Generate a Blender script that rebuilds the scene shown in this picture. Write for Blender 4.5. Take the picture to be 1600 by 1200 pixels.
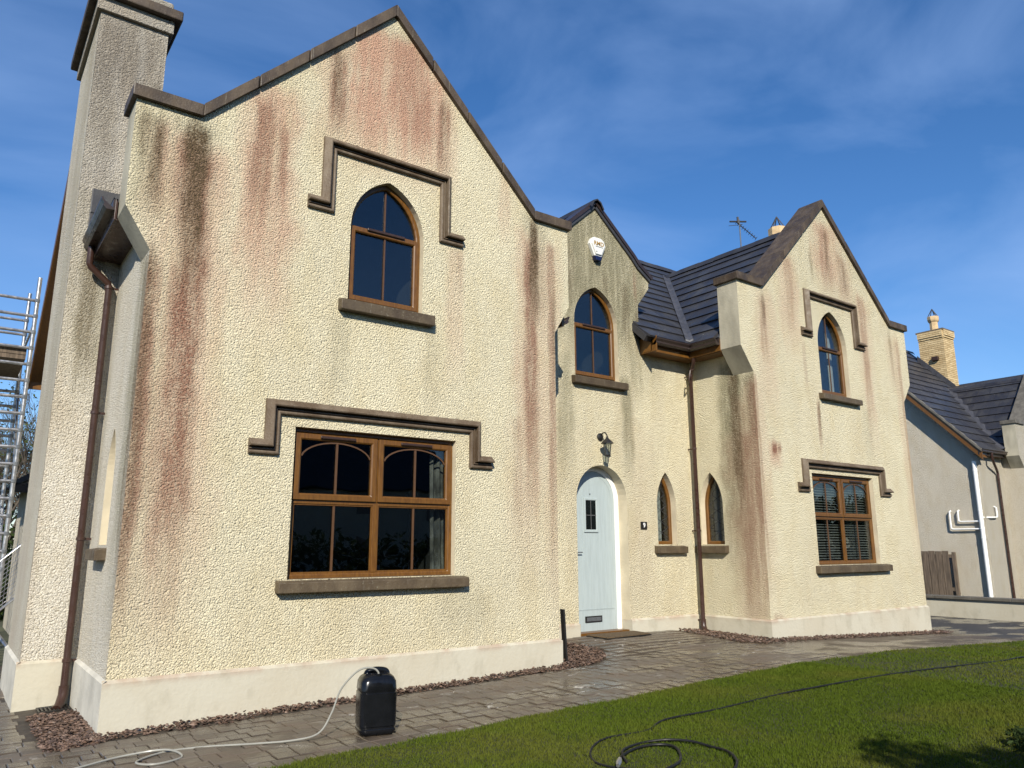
import bpy, bmesh, math, random
import numpy as np
from mathutils import Vector, Matrix
from mathutils.geometry import tessellate_polygon
R = math.radians
rnd = random.Random(7)
scene = bpy.context.scene
for o in list(bpy.data.objects): bpy.data.objects.remove(o)

# ------------------------------------------------------------------ camera
CAMZ = 1.55
yaw, pit, rol = R(36.208), R(12.035), R(-0.153)
f_ = Vector((math.sin(yaw)*math.cos(pit), math.cos(yaw)*math.cos(pit), math.sin(pit)))
r0 = Vector((math.cos(yaw), -math.sin(yaw), 0)); u0 = r0.cross(f_)
r_ = r0*math.cos(rol)+u0*math.sin(rol); u_ = u0*math.cos(rol)-r0*math.sin(rol)
cam = bpy.data.cameras.new('camera'); camo = bpy.data.objects.new('camera', cam)
scene.collection.objects.link(camo); scene.camera = camo
camo.matrix_world = Matrix(((r_.x, u_.x, -f_.x, 0), (r_.y, u_.y, -f_.y, 0), (r_.z, u_.z, -f_.z, CAMZ), (0, 0, 0, 1)))
cam.sensor_width = 36; cam.lens = 1190.4/1600*36; cam.clip_end = 2000; cam.clip_start = 0.05

# ------------------------------------------------------------------ light
SUND = Vector((-0.40, -0.60, 0.44)).normalized()      # towards the sun
SUN_EL = math.asin(SUND.z); SUN_AZ = math.atan2(SUND.x, SUND.y)
sun = bpy.data.lights.new('sun', 'SUN'); suno = bpy.data.objects.new('sun', sun); scene.collection.objects.link(suno)
sun.energy = 4.5; sun.angle = R(0.53); sun.color = (1.0, 0.935, 0.80)
suno.rotation_euler = SUND.to_track_quat('Z', 'Y').to_euler()
world = bpy.data.worlds.new('World'); scene.world = world; world.use_nodes = True
wn = world.node_tree; wn.nodes.clear()
def WN(t, **k):
    n = wn.nodes.new(t)
    for a, b in k.items(): setattr(n, a, b)
    return n
sky = WN('ShaderNodeTexSky', sky_type='NISHITA', sun_disc=False)
sky.sun_elevation = SUN_EL; sky.sun_rotation = SUN_AZ; sky.air_density = 1.0; sky.dust_density = 0.2; sky.ozone_density = 2.0; sky.altitude = 50
tc = WN('ShaderNodeTexCoord'); mp = WN('ShaderNodeMapping'); mp.inputs['Scale'].default_value = (1.6, 2.6, 5.0); mp.inputs['Rotation'].default_value = (0.3, 0.5, 0.6); mp.inputs['Location'].default_value = (2.2, 8.8, 6.6)
nz = WN('ShaderNodeTexNoise'); nz.inputs['Scale'].default_value = 1.3; nz.inputs['Detail'].default_value = 8; nz.inputs['Roughness'].default_value = 0.52; nz.inputs['Distortion'].default_value = 0.5
rp = WN('ShaderNodeValToRGB'); rp.color_ramp.elements[0].position = 0.42; rp.color_ramp.elements[1].position = 0.95
rp.color_ramp.elements[1].color = (0.58, 0.58, 0.58, 1)
mx = WN('ShaderNodeMixRGB'); mx.inputs['Color2'].default_value = (4.6, 5.6, 7.2, 1)
bg = WN('ShaderNodeBackground'); bg.inputs['Strength'].default_value = 0.093; wo = WN('ShaderNodeOutputWorld')
wl = wn.links.new
wl(tc.outputs['Generated'], mp.inputs['Vector']); wl(mp.outputs['Vector'], nz.inputs['Vector']); wl(nz.outputs['Fac'], rp.inputs['Fac'])
wl(rp.outputs['Color'], mx.inputs['Fac']); wl(sky.outputs['Color'], mx.inputs['Color1']); hs = WN('ShaderNodeHueSaturation'); hs.inputs['Saturation'].default_value = 1.18; tn = WN('ShaderNodeMixRGB', blend_type='MULTIPLY'); tn.inputs['Fac'].default_value = 1; tn.inputs['Color2'].default_value = (.84, .92, 1.08, 1); wl(mx.outputs['Color'], tn.inputs['Color1']); wl(tn.outputs['Color'], hs.inputs['Color']); wl(hs.outputs['Color'], bg.inputs['Color']); wl(bg.outputs['Background'], wo.inputs['Surface'])
vs = scene.view_settings; vs.view_transform = 'Standard'; vs.look = 'None'; vs.gamma = 1; vs.exposure = 0.55; vs.use_curve_mapping = False
scene.cycles.max_bounces = 4; scene.cycles.diffuse_bounces = 2; scene.cycles.glossy_bounces = 3; scene.cycles.transparent_max_bounces = 10; scene.cycles.caustics_reflective = False; scene.cycles.caustics_refractive = False

# ------------------------------------------------------------------ materials
def lin(r, g, b):
    c = lambda v: (v/255/12.92) if v/255 <= .04045 else ((v/255+.055)/1.055)**2.4
    return (c(r), c(g), c(b), 1)
class M:
    def __init__(s, name):
        s.m = bpy.data.materials.new(name); s.m.use_nodes = True; s.t = s.m.node_tree; s.n = s.t.nodes
        s.b = s.n['Principled BSDF']; s.out = s.n['Material Output']; s._pos = None
    def node(s, t, **k):
        n = s.n.new(t)
        for a, b in k.items(): setattr(n, a, b)
        return n
    def link(s, a, b): s.t.links.new(a, b)
    def val(s, v, sock):
        if isinstance(v, bpy.types.NodeSocket): s.link(v, sock)
        else: sock.default_value = v
    @property
    def pos(s):
        if not s._pos: s._pos = s.node('ShaderNodeNewGeometry').outputs['Position']
        return s._pos
    def mapped(s, vec, scale=(1, 1, 1), rot=(0, 0, 0)):
        n = s.node('ShaderNodeMapping'); n.inputs['Scale'].default_value = scale; n.inputs['Rotation'].default_value = rot
        s.link(vec, n.inputs['Vector']); return n.outputs['Vector']
    def noise(s, vec, scale, detail=4, rough=.55, dist=0):
        n = s.node('ShaderNodeTexNoise'); s.link(vec, n.inputs['Vector'])
        n.inputs['Scale'].default_value = scale; n.inputs['Detail'].default_value = detail; n.inputs['Roughness'].default_value = rough; n.inputs['Distortion'].default_value = dist
        return n.outputs['Fac']
    def math(s, op, a, b=0.0, c=0.0, clamp=False):
        n = s.node('ShaderNodeMath', operation=op, use_clamp=clamp)
        s.val(a, n.inputs[0]); s.val(b, n.inputs[1])
        if op in ('MULTIPLY_ADD',): s.val(c, n.inputs[2])
        return n.outputs[0]
    def smooth(s, v, a, b, lo=0., hi=1.):
        n = s.node('ShaderNodeMapRange', interpolation_type='SMOOTHSTEP')
        s.val(v, n.inputs[0]); n.inputs[1].default_value = a; n.inputs[2].default_value = b; n.inputs[3].default_value = lo; n.inputs[4].default_value = hi
        return n.outputs[0]
    def mix(s, fac, a, b, blend='MIX'):
        n = s.node('ShaderNodeMixRGB', blend_type=blend)
        s.val(fac, n.inputs[0]); s.val(a, n.inputs[1]); s.val(b, n.inputs[2]); return n.outputs[0]
    def bump(s, h, dist, strength=1.0, normal=None):
        n = s.node('ShaderNodeBump'); n.inputs['Strength'].default_value = strength; n.inputs['Distance'].default_value = dist
        s.link(h, n.inputs['Height'])
        if normal: s.link(normal, n.inputs['Normal'])
        return n.outputs['Normal']
    def fin(s, col=None, rough=None, normal=None, metal=None, spec=None):
        if col is not None: s.val(col, s.b.inputs['Base Color'])
        if rough is not None: s.val(rough, s.b.inputs['Roughness'])
        if normal is not None: s.link(normal, s.b.inputs['Normal'])
        if metal is not None: s.b.inputs['Metallic'].default_value = metal
        if spec is not None: s.b.inputs['Specular IOR Level'].default_value = spec
        return s.m

def plain(name, col, rough=.5, var=.12, scale=8, bump=.0, bscale=60, metal=0, spec=.5, stretch=(1, 1, 1)):
    m = M(name); v = m.mapped(m.pos, stretch)
    n = m.noise(v, scale, 5)
    c = m.mix(m.smooth(n, .3, .7), tuple(x*(1-var) for x in col[:3])+(1,), tuple(min(1, x*(1+var)) for x in col[:3])+(1,))
    nm = m.bump(m.noise(m.pos, bscale, 4), bump) if bump else None
    rr = m.smooth(m.noise(v, scale*2.3, 3), .3, .7, max(.02, rough-.08), min(1, rough+.08))
    return m.fin(c, rr, nm, metal, spec)

def streak_mask(m, ax, z, wob, items):
    acc = None
    for (x0, w, zt, zb, st) in items:
        d = m.math('ABSOLUTE', m.math('SUBTRACT', ax, m.math('MULTIPLY_ADD', wob, w*1.1, x0-w*.55)))
        a = m.smooth(d, w*.35, w*1.08, st, 0)
        bmask = m.smooth(z, zb, zb+(zt-zb)*.5, 0, 1)
        tmask = m.smooth(m.math('MULTIPLY_ADD', wob, .5, z), zt+.05, zt+.33, 1, 0)
        k = m.math('MULTIPLY', m.math('MULTIPLY', a, bmask), tmask)
        acc = k if acc is None else m.math('MAXIMUM', acc, k)
    return acc
def roughcast(name, base, axis='X', dark=(), red=(), pink=(), alg=(), grey=(), general=0.0, shade_speck=.5, bdist=.022, cool=None):
    pink = list(pink)+[(x, w*2.0+.06, zt, zb-.25, st_*.5) for (x, w, zt, zb, st_) in red if w > .08]
    m = M(name); p = m.pos
    sx = m.node('ShaderNodeSeparateXYZ'); m.link(p, sx.inputs[0]); ax = sx.outputs[axis]; z = sx.outputs['Z']
    wob = m.noise(m.mapped(p, (1.5, 1.5, 1.1)), 1.6, 3)
    st = m.noise(m.mapped(p, (5.5, 5.5, .75)), 1.6, 6, .68)       # long vertical drips
    gr = m.noise(p, 42, 4, .7)
    brk = m.math('MULTIPLY', m.smooth(st, .28, .58, .55, 1.12), m.smooth(gr, .32, .60, .50, 1.15))
    big = m.noise(p, .9, 4); mid = m.noise(m.mapped(p, (1, 1, .45)), 3.5, 5)
    c = m.mix(m.smooth(big, .3, .7), tuple(b*.93 for b in base[:3])+(1,), base)
    c = m.mix(m.smooth(mid, .40, .72, 0, .5), c, tuple(b*x for b, x in zip(base[:3], (.86, .81, .71)))+(1,))
    c = m.mix(m.smooth(m.noise(p, 70, 2, .6), .50, .66, 0, shade_speck), c, tuple(b*x for b, x in zip(base[:3], (.6, .55, .46)))+(1,))  # random dark specks in the colour stand in for shadowed pits of the roughcast
    if general:
        gm = m.math('MULTIPLY', m.smooth(m.noise(m.mapped(p, (1.2, 1.2, .35)), 1.5, 5), .35, .75), general)
        c = m.mix(gm, c, (.36, .27, .19, 1))
    soft = m.math('MULTIPLY', m.smooth(st, .30, .62, .60, 1.1), m.smooth(gr, .32, .60, .82, 1.08))
    mild = m.math('MULTIPLY', m.smooth(st, .30, .60, .60, 1.15), m.smooth(gr, .32, .60, .68, 1.12))
    for items, col, kk, bk_ in ((grey, (.27, .25, .22, 1), .95, mild), (alg, (.26, .235, .15, 1), .9, mild), (pink, (.54, .325, .225, 1), .95, soft), (red, (.27, .135, .088, 1), .85, mild), (dark, (.11, .075, .040, 1), .9, brk)):
        if items:
            mk = m.math('MULTIPLY', m.math('MULTIPLY', streak_mask(m, ax, z, wob, items), bk_), kk, clamp=True)
            c = m.mix(mk, c, col)
    # trowel-thrown roughcast relief
    warp = m.node('ShaderNodeTexNoise'); m.link(p, warp.inputs['Vector']); warp.inputs['Scale'].default_value = 14; warp.inputs['Detail'].default_value = 2
    va = m.node('ShaderNodeVectorMath', operation='MULTIPLY_ADD'); m.link(warp.outputs['Color'], va.inputs[0]); va.inputs[1].default_value = (.03, .03, .03); m.link(p, va.inputs[2])
    vo = m.node('ShaderNodeTexVoronoi', feature='F1'); m.link(va.outputs[0], vo.inputs['Vector']); vo.inputs['Scale'].default_value = 58; vo.inputs['Randomness'].default_value = 1
    h = m.math('ADD', m.math('MULTIPLY', m.math('SUBTRACT', 1.0, m.math('POWER', vo.outputs['Distance'], 2.0)), .8), m.math('MULTIPLY', m.noise(va.outputs[0], 105, 2, .65), 1.0))
    nrm = m.bump(h, bdist)
    return m.fin(c, .88, nrm, spec=.25)

CREAM = (.78, .71, .51, 1); WHITEISH = (.74, .695, .60, 1)
MAT = {}
MAT['wallA'] = roughcast('roughcast_stained', CREAM, 'X', general=.10,
    dark=[(1.60, .15, 5.80, 3.7, 1.), (1.22, .08, 5.7, 4.6, .75), (5.88, .10, 5.82, 4.2, .95), (3.03, .07, 7.25, 6.3, .55), (1.27, .07, 4.4, .5, .5), (4.44, .05, 7.2, 6.3, .35), (1.1, .07, 5.8, 5.0, .5), (6.20, .04, 4.9, 3.6, .35)],
    red=[(1.62, .22, 5.5, .2, .95), (5.82, .14, 5.5, 1.4, .8), (2.24, .15, 6.35, 4.6, .72), (2.45, .09, 6.1, 4.9, .66), (3.04, .14, 7.3, 5.9, .8), (4.45, .12, 7.15, 5.8, .85), (4.1, .22, 7.3, 6.1, .4), (1.28, .11, 4.3, .30, .75), (1.26, .09, 5.7, 4.4, .5), (6.17, .09, 5.6, .35, .6), (3.95, .3, 7.7, 6.3, .3), (5.60, .1, 3.2, 1.3, .3), (4.72, .06, 5.3, 4.4, .3)],
    pink=[(3.75, .92, 7.75, 5.5, 1.0), (2.32, .42, 6.5, 3.2, .72), (1.68, .42, 5.6, .2, .5), (5.78, .28, 5.7, .6, .45), (4.66, .16, 5.2, 3.2, .3), (6.1, .16, 5.5, .5, .35), (5.4, .12, 6.4, 5.2, .35), (1.4, .2, 4.3, .4, .3)],
    alg=[(1.15, .22, 5.85, 4.3, .6), (1.34, .16, 4.3, .3, .55), (1.55, .3, 5.9, 4.0, .5), (3.7, .7, 7.9, 6.9, .35), (4.8, .5, 1.15, .5, .22), (5.9, .25, 5.9, 4.0, .5), (3.2, .15, 4.1, 2.8, .25), (4.35, .12, 4.1, 2.9, .22)])
MAT['wallB'] = roughcast('roughcast_mossy', CREAM, 'X',
    dark=[(8.75, .12, 5.9, 4.6, .4), (9.2, .09, 5.9, 5.2, .5), (7.55, .1, 6.4, 5.0, .4), (9.03, .08, 5.5, 4.6, .5), (8.3, .1, 6.0, 5.4, .35)],
    red=[(9.0, .06, 6.2, 5.5, .45), (7.45, .06, 6.2, 5.2, .35), (8.95, .2, 3.6, .3, .10)],
    general=.25, alg=[(8.3, 1.7, 7.3, 3.7, .95), (8.2, 1.5, 7.3, 4.6, .6), (8.72, .18, 4.3, 2.3, .75), (7.42, .22, 4.6, 2.2, .6), (8.95, .22, 5.4, 3.6, .6), (8.05, .6, 7.2, 5.3, .5)])
MAT['wallC'] = roughcast('roughcast_stained_right', CREAM, 'X', general=.14,
    dark=[(12.75, .07, 7.5, 6.3, .5), (12.2, .06, 6.9, 6.2, .4), (13.3, .07, 6.9, 6.1, .4), (10.65, .06, 5.8, 5.0, .6), (14.74, .06, 5.8, 5.0, .4), (12.06, .05, 4.1, 3.3, .45)],
    red=[(12.7, .26, 7.5, 6.0, .55), (13.25, .2, 7.0, 5.9, .5), (11.45, .14, 6.6, 5.0, .4), (10.63, .12, 5.7, 4.3, .5), (13.8, .14, 6.3, 3.6, .5), (12.04, .07, 4.1, 3.0, .6), (10.30, .06, 4.3, .2, .5), (15.02, .07, 5.6, .4, .45), (10.68, .09, 3.26, 2.92, 1.3), (10.82, .06, 3.22, 2.98, 1.2), (14.75, .09, 5.7, 4.4, .35), (11.75, .07, 5.1, 4.0, .35), (10.42, .2, .5, .0, .9)],
    pink=[(12.75, .6, 7.6, 5.9, .6), (11.4, .4, 6.6, 4.4, .4), (13.8, .25, 6.3, 2.8, .4), (10.7, .35, 5.8, 3.2, .35), (14.95, .2, 5.7, .4, .3), (10.4, .2, 4.3, .2, .25)],
    alg=[(12.6, 2.0, 7.9, 5.0, .22), (13.6, .2, 4.2, 2.8, .25)])
MAT['wallCs'] = roughcast('roughcast_return', tuple(x*.97 for x in CREAM[:3])+(1,), 'Y',
    dark=[(7.82, .13, 4.5, 1.6, .8), (7.5, .1, 4.4, 3.0, .35)],
    red=[(7.66, .24, 3.4, -.6, .55), (7.45, .10, 4.2, -.4, .7)],
    pink=[(7.65, .3, 4.0, .0, .3)], alg=[(7.85, .38, 4.6, .2, .95), (7.5, .3, 4.4, 1.0, .6)])
MAT['wallL'] = roughcast('roughcast_side', WHITEISH, 'Y', dark=[(7.62, .12, 4.3, .4, .55)], red=[(7.56, .05, 4.2, .4, .4)], alg=[(7.7, .35, 4.4, .3, .6), (9.2, .3, 5., .8, .3)], shade_speck=.8)
MAT['chimF'] = roughcast('roughcast_chimney', WHITEISH, 'X', shade_speck=.75, grey=[(1.1, 1.2, 8.2, 3.2, .55), (1.1, 1.2, 8.2, 5.8, .75)], dark=[(.88, .2, 7.8, 5.2, .4), (1.38, .16, 7.8, 6.0, .45), (1.1, .12, 7.8, 6.4, .4),(.98, .12, 4.9, 3.0, .5), (1.05, .1, 5.6, 5.0, .25)], alg=[(1.0, .2, 4.9, 2.6, .6), (.85, .2, 5.6, 2.0, .3)], general=.6)
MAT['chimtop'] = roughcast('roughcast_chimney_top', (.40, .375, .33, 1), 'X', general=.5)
MAT['chimS'] = roughcast('roughcast_chimney_side', (.62, .585, .50, 1), 'Y', alg=[(9.8, .5, 8, 1, .3)], general=.4, shade_speck=.75, bdist=.018)
MAT['wallN'] = roughcast('roughcast_grey', (.72, .66, .55, 1), 'Y', shade_speck=.55, bdist=.035)
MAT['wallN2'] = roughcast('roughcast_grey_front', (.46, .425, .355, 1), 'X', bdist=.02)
def plinth_mat():
    m = M('painted_plinth'); p = m.pos; base = (.48, .45, .365, 1)
    c = m.mix(m.smooth(m.noise(p, 1.4, 5), .35, .7), base, (.455, .415, .325, 1))
    sx = m.node('ShaderNodeSeparateXYZ'); m.link(p, sx.inputs[0])
    dirt = m.math('MULTIPLY', m.smooth(sx.outputs['Z'], .36, .46), m.smooth(m.noise(m.mapped(p, (3, 3, 3)), 1.5, 6), .4, .65, 0, .65))
    c = m.mix(dirt, c, (.30, .18, .12, 1))
    c = m.mix(m.smooth(m.noise(m.mapped(p, (2, 2, 1)), 2.6, 6), .50, .72, 0, .5), c, (.34, .31, .235, 1))
    c = m.mix(m.smooth(m.noise(p, 26, 4), .66, .75, 0, .4), c, (.35, .28, .2, 1))
    return m.fin(c, .75, m.bump(m.noise(p, 22, 5), .004), spec=.3)
MAT['plinth'] = plinth_mat()
MAT['plinth_grey'] = plain('plinth_grey', (.50, .475, .41, 1), .8, .16, 3, .004, 25)
MAT['smooth'] = plain('smooth_render', (.56, .49, .355, 1), .8, .12, 3, .003, 30)
MAT['kneeler'] = plain('kneeler_render', (.37, .34, .26, 1), .8, .22, 3, .004, 30, stretch=(1, 1, .4))
def stone(name, col, col2):
    m = M(name); p = m.pos
    oi = m.node('ShaderNodeObjectInfo').outputs['Random']
    c = m.mix(m.smooth(m.noise(m.mapped(p, (1, 1, .5)), 5, 6, .65), .35, .68), col, col2)
    c = m.mix(m.math('MULTIPLY', oi, .35), c, tuple(x*.6 for x in col[:3])+(1,))
    c = m.mix(m.smooth(m.noise(p, 38, 4), .62, .72, 0, .6), c, (.20, .18, .13, 1))
    c = m.mix(m.smooth(m.noise(m.mapped(p, (26, 26, 3)), 1.2, 4, .6), .63, .72, 0, .35), c, (.27, .25, .20, 1))
    return m.fin(c, m.smooth(m.noise(p, 9, 4), .3, .7, .45, .75), m.bump(m.noise(p, 55, 5), .004), spec=.4)
MAT['coping'] = stone('brown_painted_stone', (.045, .031, .021, 1), (.100, .072, .047, 1))
MAT['hood'] = stone('brown_moulded_stone', (.090, .060, .036, 1), (.175, .135, .095, 1))
MAT['sill'] = stone('brown_painted_sill', (.066, .046, .027, 1), (.115, .086, .052, 1))
def oak():
    m = M('golden_oak_frame'); p = m.pos
    g = m.noise(m.mapped(p, (18, 18, 3)), 3, 6, .6)
    c = m.mix(m.smooth(g, .3, .7), (.095, .039, .007, 1), (.150, .066, .011, 1))
    return m.fin(c, .38, spec=.5)
MAT['oak'] = oak()
MAT['bar'] = plain('glazing_bar_brown', (.085, .042, .018, 1), .4, .08)
MAT['vent'] = plain('vent_dark_brown', (.035, .018, .012, 1), .4)
def glass():
    m = M('window_glass'); n = m.n
    tr = m.node('ShaderNodeBsdfTransparent'); tr.inputs['Color'].default_value = (.72, .76, .76, 1)
    gl = m.node('ShaderNodeBsdfGlossy'); gl.inputs['Roughness'].default_value = .004; gl.inputs['Color'].default_value = (.95, .97, 1, 1)
    fr = m.node('ShaderNodeFresnel'); ior = m.math('MULTIPLY_ADD', m.node('ShaderNodeNewGeometry').outputs['Backfacing'], 1/1.6-1.6, 1.6); m.link(ior, fr.inputs['IOR'])
    m.link(m.bump(m.noise(m.pos, 1.7, 1), .004), fr.inputs['Normal'])
    m.link(m.bump(m.noise(m.pos, 1.7, 1), .003), gl.inputs['Normal'])
    ms = m.node('ShaderNodeMixShader'); m.link(fr.outputs[0], ms.inputs[0]); m.link(tr.outputs[0], ms.inputs[1]); m.link(gl.outputs[0], ms.inputs[2])
    m.link(ms.outputs[0], m.out.inputs['Surface']); n.remove(m.b); return m.m
MAT['glass'] = glass()
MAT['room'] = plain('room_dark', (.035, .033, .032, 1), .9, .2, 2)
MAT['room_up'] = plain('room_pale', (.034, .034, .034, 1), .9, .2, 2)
MAT['curtain'] = plain('curtain_cloth', (.55, .53, .50, 1), .9, .1, 3)
MAT['drape'] = plain('patterned_drape', (.20, .185, .16, 1), .9, .7, 7, stretch=(1, 1, .5))
MAT['blind'] = plain('blind_slat', (.24, .23, .21, 1), .5)
MAT['door'] = plain('pale_blue_door', (.36, .415, .42, 1), .42, .05, 6, .0012, 90, stretch=(6, 6, .5))
MAT['whitepvc'] = plain('white_pvc', (.80, .80, .78, 1), .3, .03)
MAT['pipe'] = plain('brown_pvc', (.040, .019, .014, 1), .32, .12, 5)
MAT['gutter'] = plain('dark_brown_gutter', (.030, .020, .018, 1), .35, .15, 5)
MAT['lead'] = plain('lead_flashing', (.05, .05, .058, 1), .5, .25, 6, .003, 30)
def tile():
    m = M('slate_grey_tile'); p = m.pos; oi = m.node('ShaderNodeObjectInfo').outputs['Random']
    c = m.mix(oi, (.020, .020, .026, 1), (.036, .036, .042, 1))
    c = m.mix(m.smooth(m.noise(p, 2.2, 5), .45, .7, 0, .5), c, (.06, .058, .055, 1))
    c = m.mix(m.smooth(m.noise(p, 20, 3), .70, .75, 0, .6), c, (.22, .22, .20, 1))
    return m.fin(c, m.smooth(m.noise(p, 7, 4), .3, .7, .36, .6), m.bump(m.noise(p, 60, 4), .002), spec=.5)
MAT['tile'] = tile()
MAT['black'] = plain('black_plastic', (.006, .0065, .008, 1), .2, .2, 6, spec=.35)
MAT['blackmatt'] = plain('black_metal', (.013, .012, .011, 1), .42)
MAT['rubber'] = plain('black_rubber', (.009, .009, .009, 1), .55, .25, 8, spec=.3)
MAT['alu'] = plain('scaffold_aluminium', (.42, .42, .43, 1), .36, .25, 9, metal=.85)
MAT['white'] = plain('white_plastic', (.66, .66, .63, 1), .35, .03)
MAT['navy'] = plain('dark_blue_lens', (.008, .012, .05, 1), .12)
MAT['door_glass'] = plain('dark_door_glass', (.006, .008, .008, 1), .06)
MAT['gold'] = plain('gold_letter', (.30, .17, .025, 1), .5, .05)
MAT['letter'] = plain('dark_print', (.09, .09, .09, 1), .5)
MAT['numwhite'] = plain('white_numeral', (.8, .8, .78, 1), .5)
MAT['steel'] = plain('steel_grey', (.20, .21, .22, 1), .35, .1, metal=.6)
MAT['mat'] = plain('coir_mat', (.085, .055, .025, 1), .95, .35, 40, .008, 120)
MAT['wood'] = plain('weathered_board', (.115, .085, .060, 1), .85, .4, 4, .004, 40, stretch=(8, 8, .6))
MAT['cable'] = plain('clear_hose', (.27, .265, .235, 1), .22, .08)
MAT['lampglass'] = glass()
MAT['clay'] = plain('clay_pot', (.50, .36, .20, 1), .8, .15)
MAT['wire'] = plain('dark_wire', (.03, .03, .035, 1), .5)
def brickm():
    m = M('buff_brick'); oi = m.node('ShaderNodeObjectInfo').outputs['Random']
    c = m.mix(oi, (.42, .30, .15, 1), (.60, .46, .26, 1)); return m.fin(c, .85, m.bump(m.noise(m.pos, 60, 4), .004))
MAT['brick'] = brickm()
MAT['mortar'] = plain('mortar', (.13, .10, .07, 1), .95)
def paver_mat():
    m = M('wet_block_paving'); p = m.pos; oi = m.node('ShaderNodeObjectInfo').outputs['Random']
    c = m.mix(oi, (.082, .066, .050, 1), (.128, .106, .082, 1))
    c = m.mix(m.smooth(m.noise(p, 3, 5), .4, .7, 0, .6), c, (.12, .085, .058, 1))
    wet = m.smooth(m.noise(m.mapped(p, (.8, 1.3, 1)), 1.3, 5, .6), .38, .62)
    c = m.mix(m.math('MULTIPLY', wet, .55), c, tuple(x for x in (.042, .032, .022, 1)))
    # dried suds left by the washing
    sud = m.noise(m.mapped(p, (1.6, 3.2, 1)), 2.2, 9, .72, 1.1); area = m.smooth(m.noise(m.mapped(p, (.55, .9, 1)), 1.1, 3), .45, .62)
    c = m.mix(m.math('MULTIPLY', m.smooth(sud, .56, .66, 0, .75), area), c, (.50, .48, .44, 1))
    ro = m.smooth(wet, 0, 1, .55, .17)
    return m.fin(c, ro, m.bump(m.noise(p, 45, 5), .004), spec=.5)
MAT['paver'] = paver_mat()
MAT['joint'] = plain('paving_joint', (.048, .037, .026, 1), .7, .3, 6, .006, 40)
def tarmac():
    m = M('wet_drive'); p = m.pos
    c = m.mix(m.smooth(m.noise(p, 1.1, 6), .35, .7), (.030, .027, .024, 1), (.062, .054, .046, 1))
    wet = m.smooth(m.noise(m.mapped(p, (.6, 1.6, 1)), 1.0, 4), .5, .58)
    sud = m.smooth(m.noise(m.mapped(p, (.7, 2.6, 1)), 1.5, 8, .7, 1.5), .60, .68, 0, .7)
    c = m.mix(sud, c, (.42, .41, .38, 1))
    return m.fin(c, m.smooth(wet, 0, 1, .6, .10), m.bump(m.noise(p, 70, 4), .003))
MAT['tarmac'] = tarmac()
def mudmat():
    m = M('muddy_wet_slab'); p = m.pos
    c = m.mix(m.smooth(m.noise(p, 2.2, 6), .35, .7), (.060, .043, .028, 1), (.098, .073, .050, 1))
    wet = m.smooth(m.noise(m.mapped(p, (.8, 1.5, 1)), 1.2, 4), .4, .62)
    return m.fin(c, m.smooth(wet, 0, 1, .55, .2), m.bump(m.noise(p, 30, 5), .006))
MAT['mud'] = mudmat()
def chips():
    m = M('plum_slate_chippings'); a = m.node('ShaderNodeAttribute'); a.attribute_name = 'tone'
    c = m.mix(a.outputs['Fac'], (.050, .030, .022, 1), (.19, .120, .085, 1))
    return m.fin(c, .55, m.bump(m.noise(m.pos, 80, 3), .004))
MAT['chips'] = chips()
def grassm(name, a_, b_, c_):
    m = M(name); a = m.node('ShaderNodeAttribute'); a.attribute_name = 'tone'; p = m.pos
    c = m.mix(a.outputs['Fac'], a_, b_)
    c = m.mix(m.smooth(m.noise(p, .9, 4), .42, .68, 0, .6), c, c_)
    m.b.inputs['Subsurface Weight'].default_value = 0
    tr = m.node('ShaderNodeBsdfTranslucent'); m.link(c, tr.inputs['Color']); ms = m.node('ShaderNodeMixShader'); ms.inputs[0].default_value = .25
    m.fin(c, .7, spec=.08); m.link(m.b.outputs[0], ms.inputs[1]); m.link(tr.outputs[0], ms.inputs[2]); m.link(ms.outputs[0], m.out.inputs['Surface'])
    return m.m
MAT['grass'] = grassm('lawn_blades', (.046, .072, .007, 1), (.100, .136, .014, 1), (.122, .122, .022, 1))
MAT['leafdark'] = grassm('dark_leaf', (.018, .032, .010, 1), (.05, .075, .02, 1), (.04, .06, .02, 1))
MAT['leaf'] = grassm('spring_leaf', (.04, .06, .018, 1), (.10, .12, .04, 1), (.08, .085, .04, 1))
MAT['bark'] = plain('bark', (.075, .06, .045, 1), .9, .3, 6, .01, 20)
def soilm():
    m = M('lawn_soil'); p = m.pos
    c = m.mix(m.smooth(m.noise(p, 3, 6), .35, .7), (.022, .028, .006, 1), (.040, .040, .013, 1)); return m.fin(c, .95, m.bump(m.noise(p, 60, 4), .01))
MAT['soil'] = soilm()
MAT['groundm'] = plain('ground_earth', (.06, .065, .035, 1), .95, .3, .5)
MAT['coping_grey'] = stone('grey_coping_stone', (.10, .09, .075, 1), (.17, .155, .13, 1))
MAT['farwall'] = plain('far_house_wall', (.50, .45, .36, 1), .9, .1)

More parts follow.
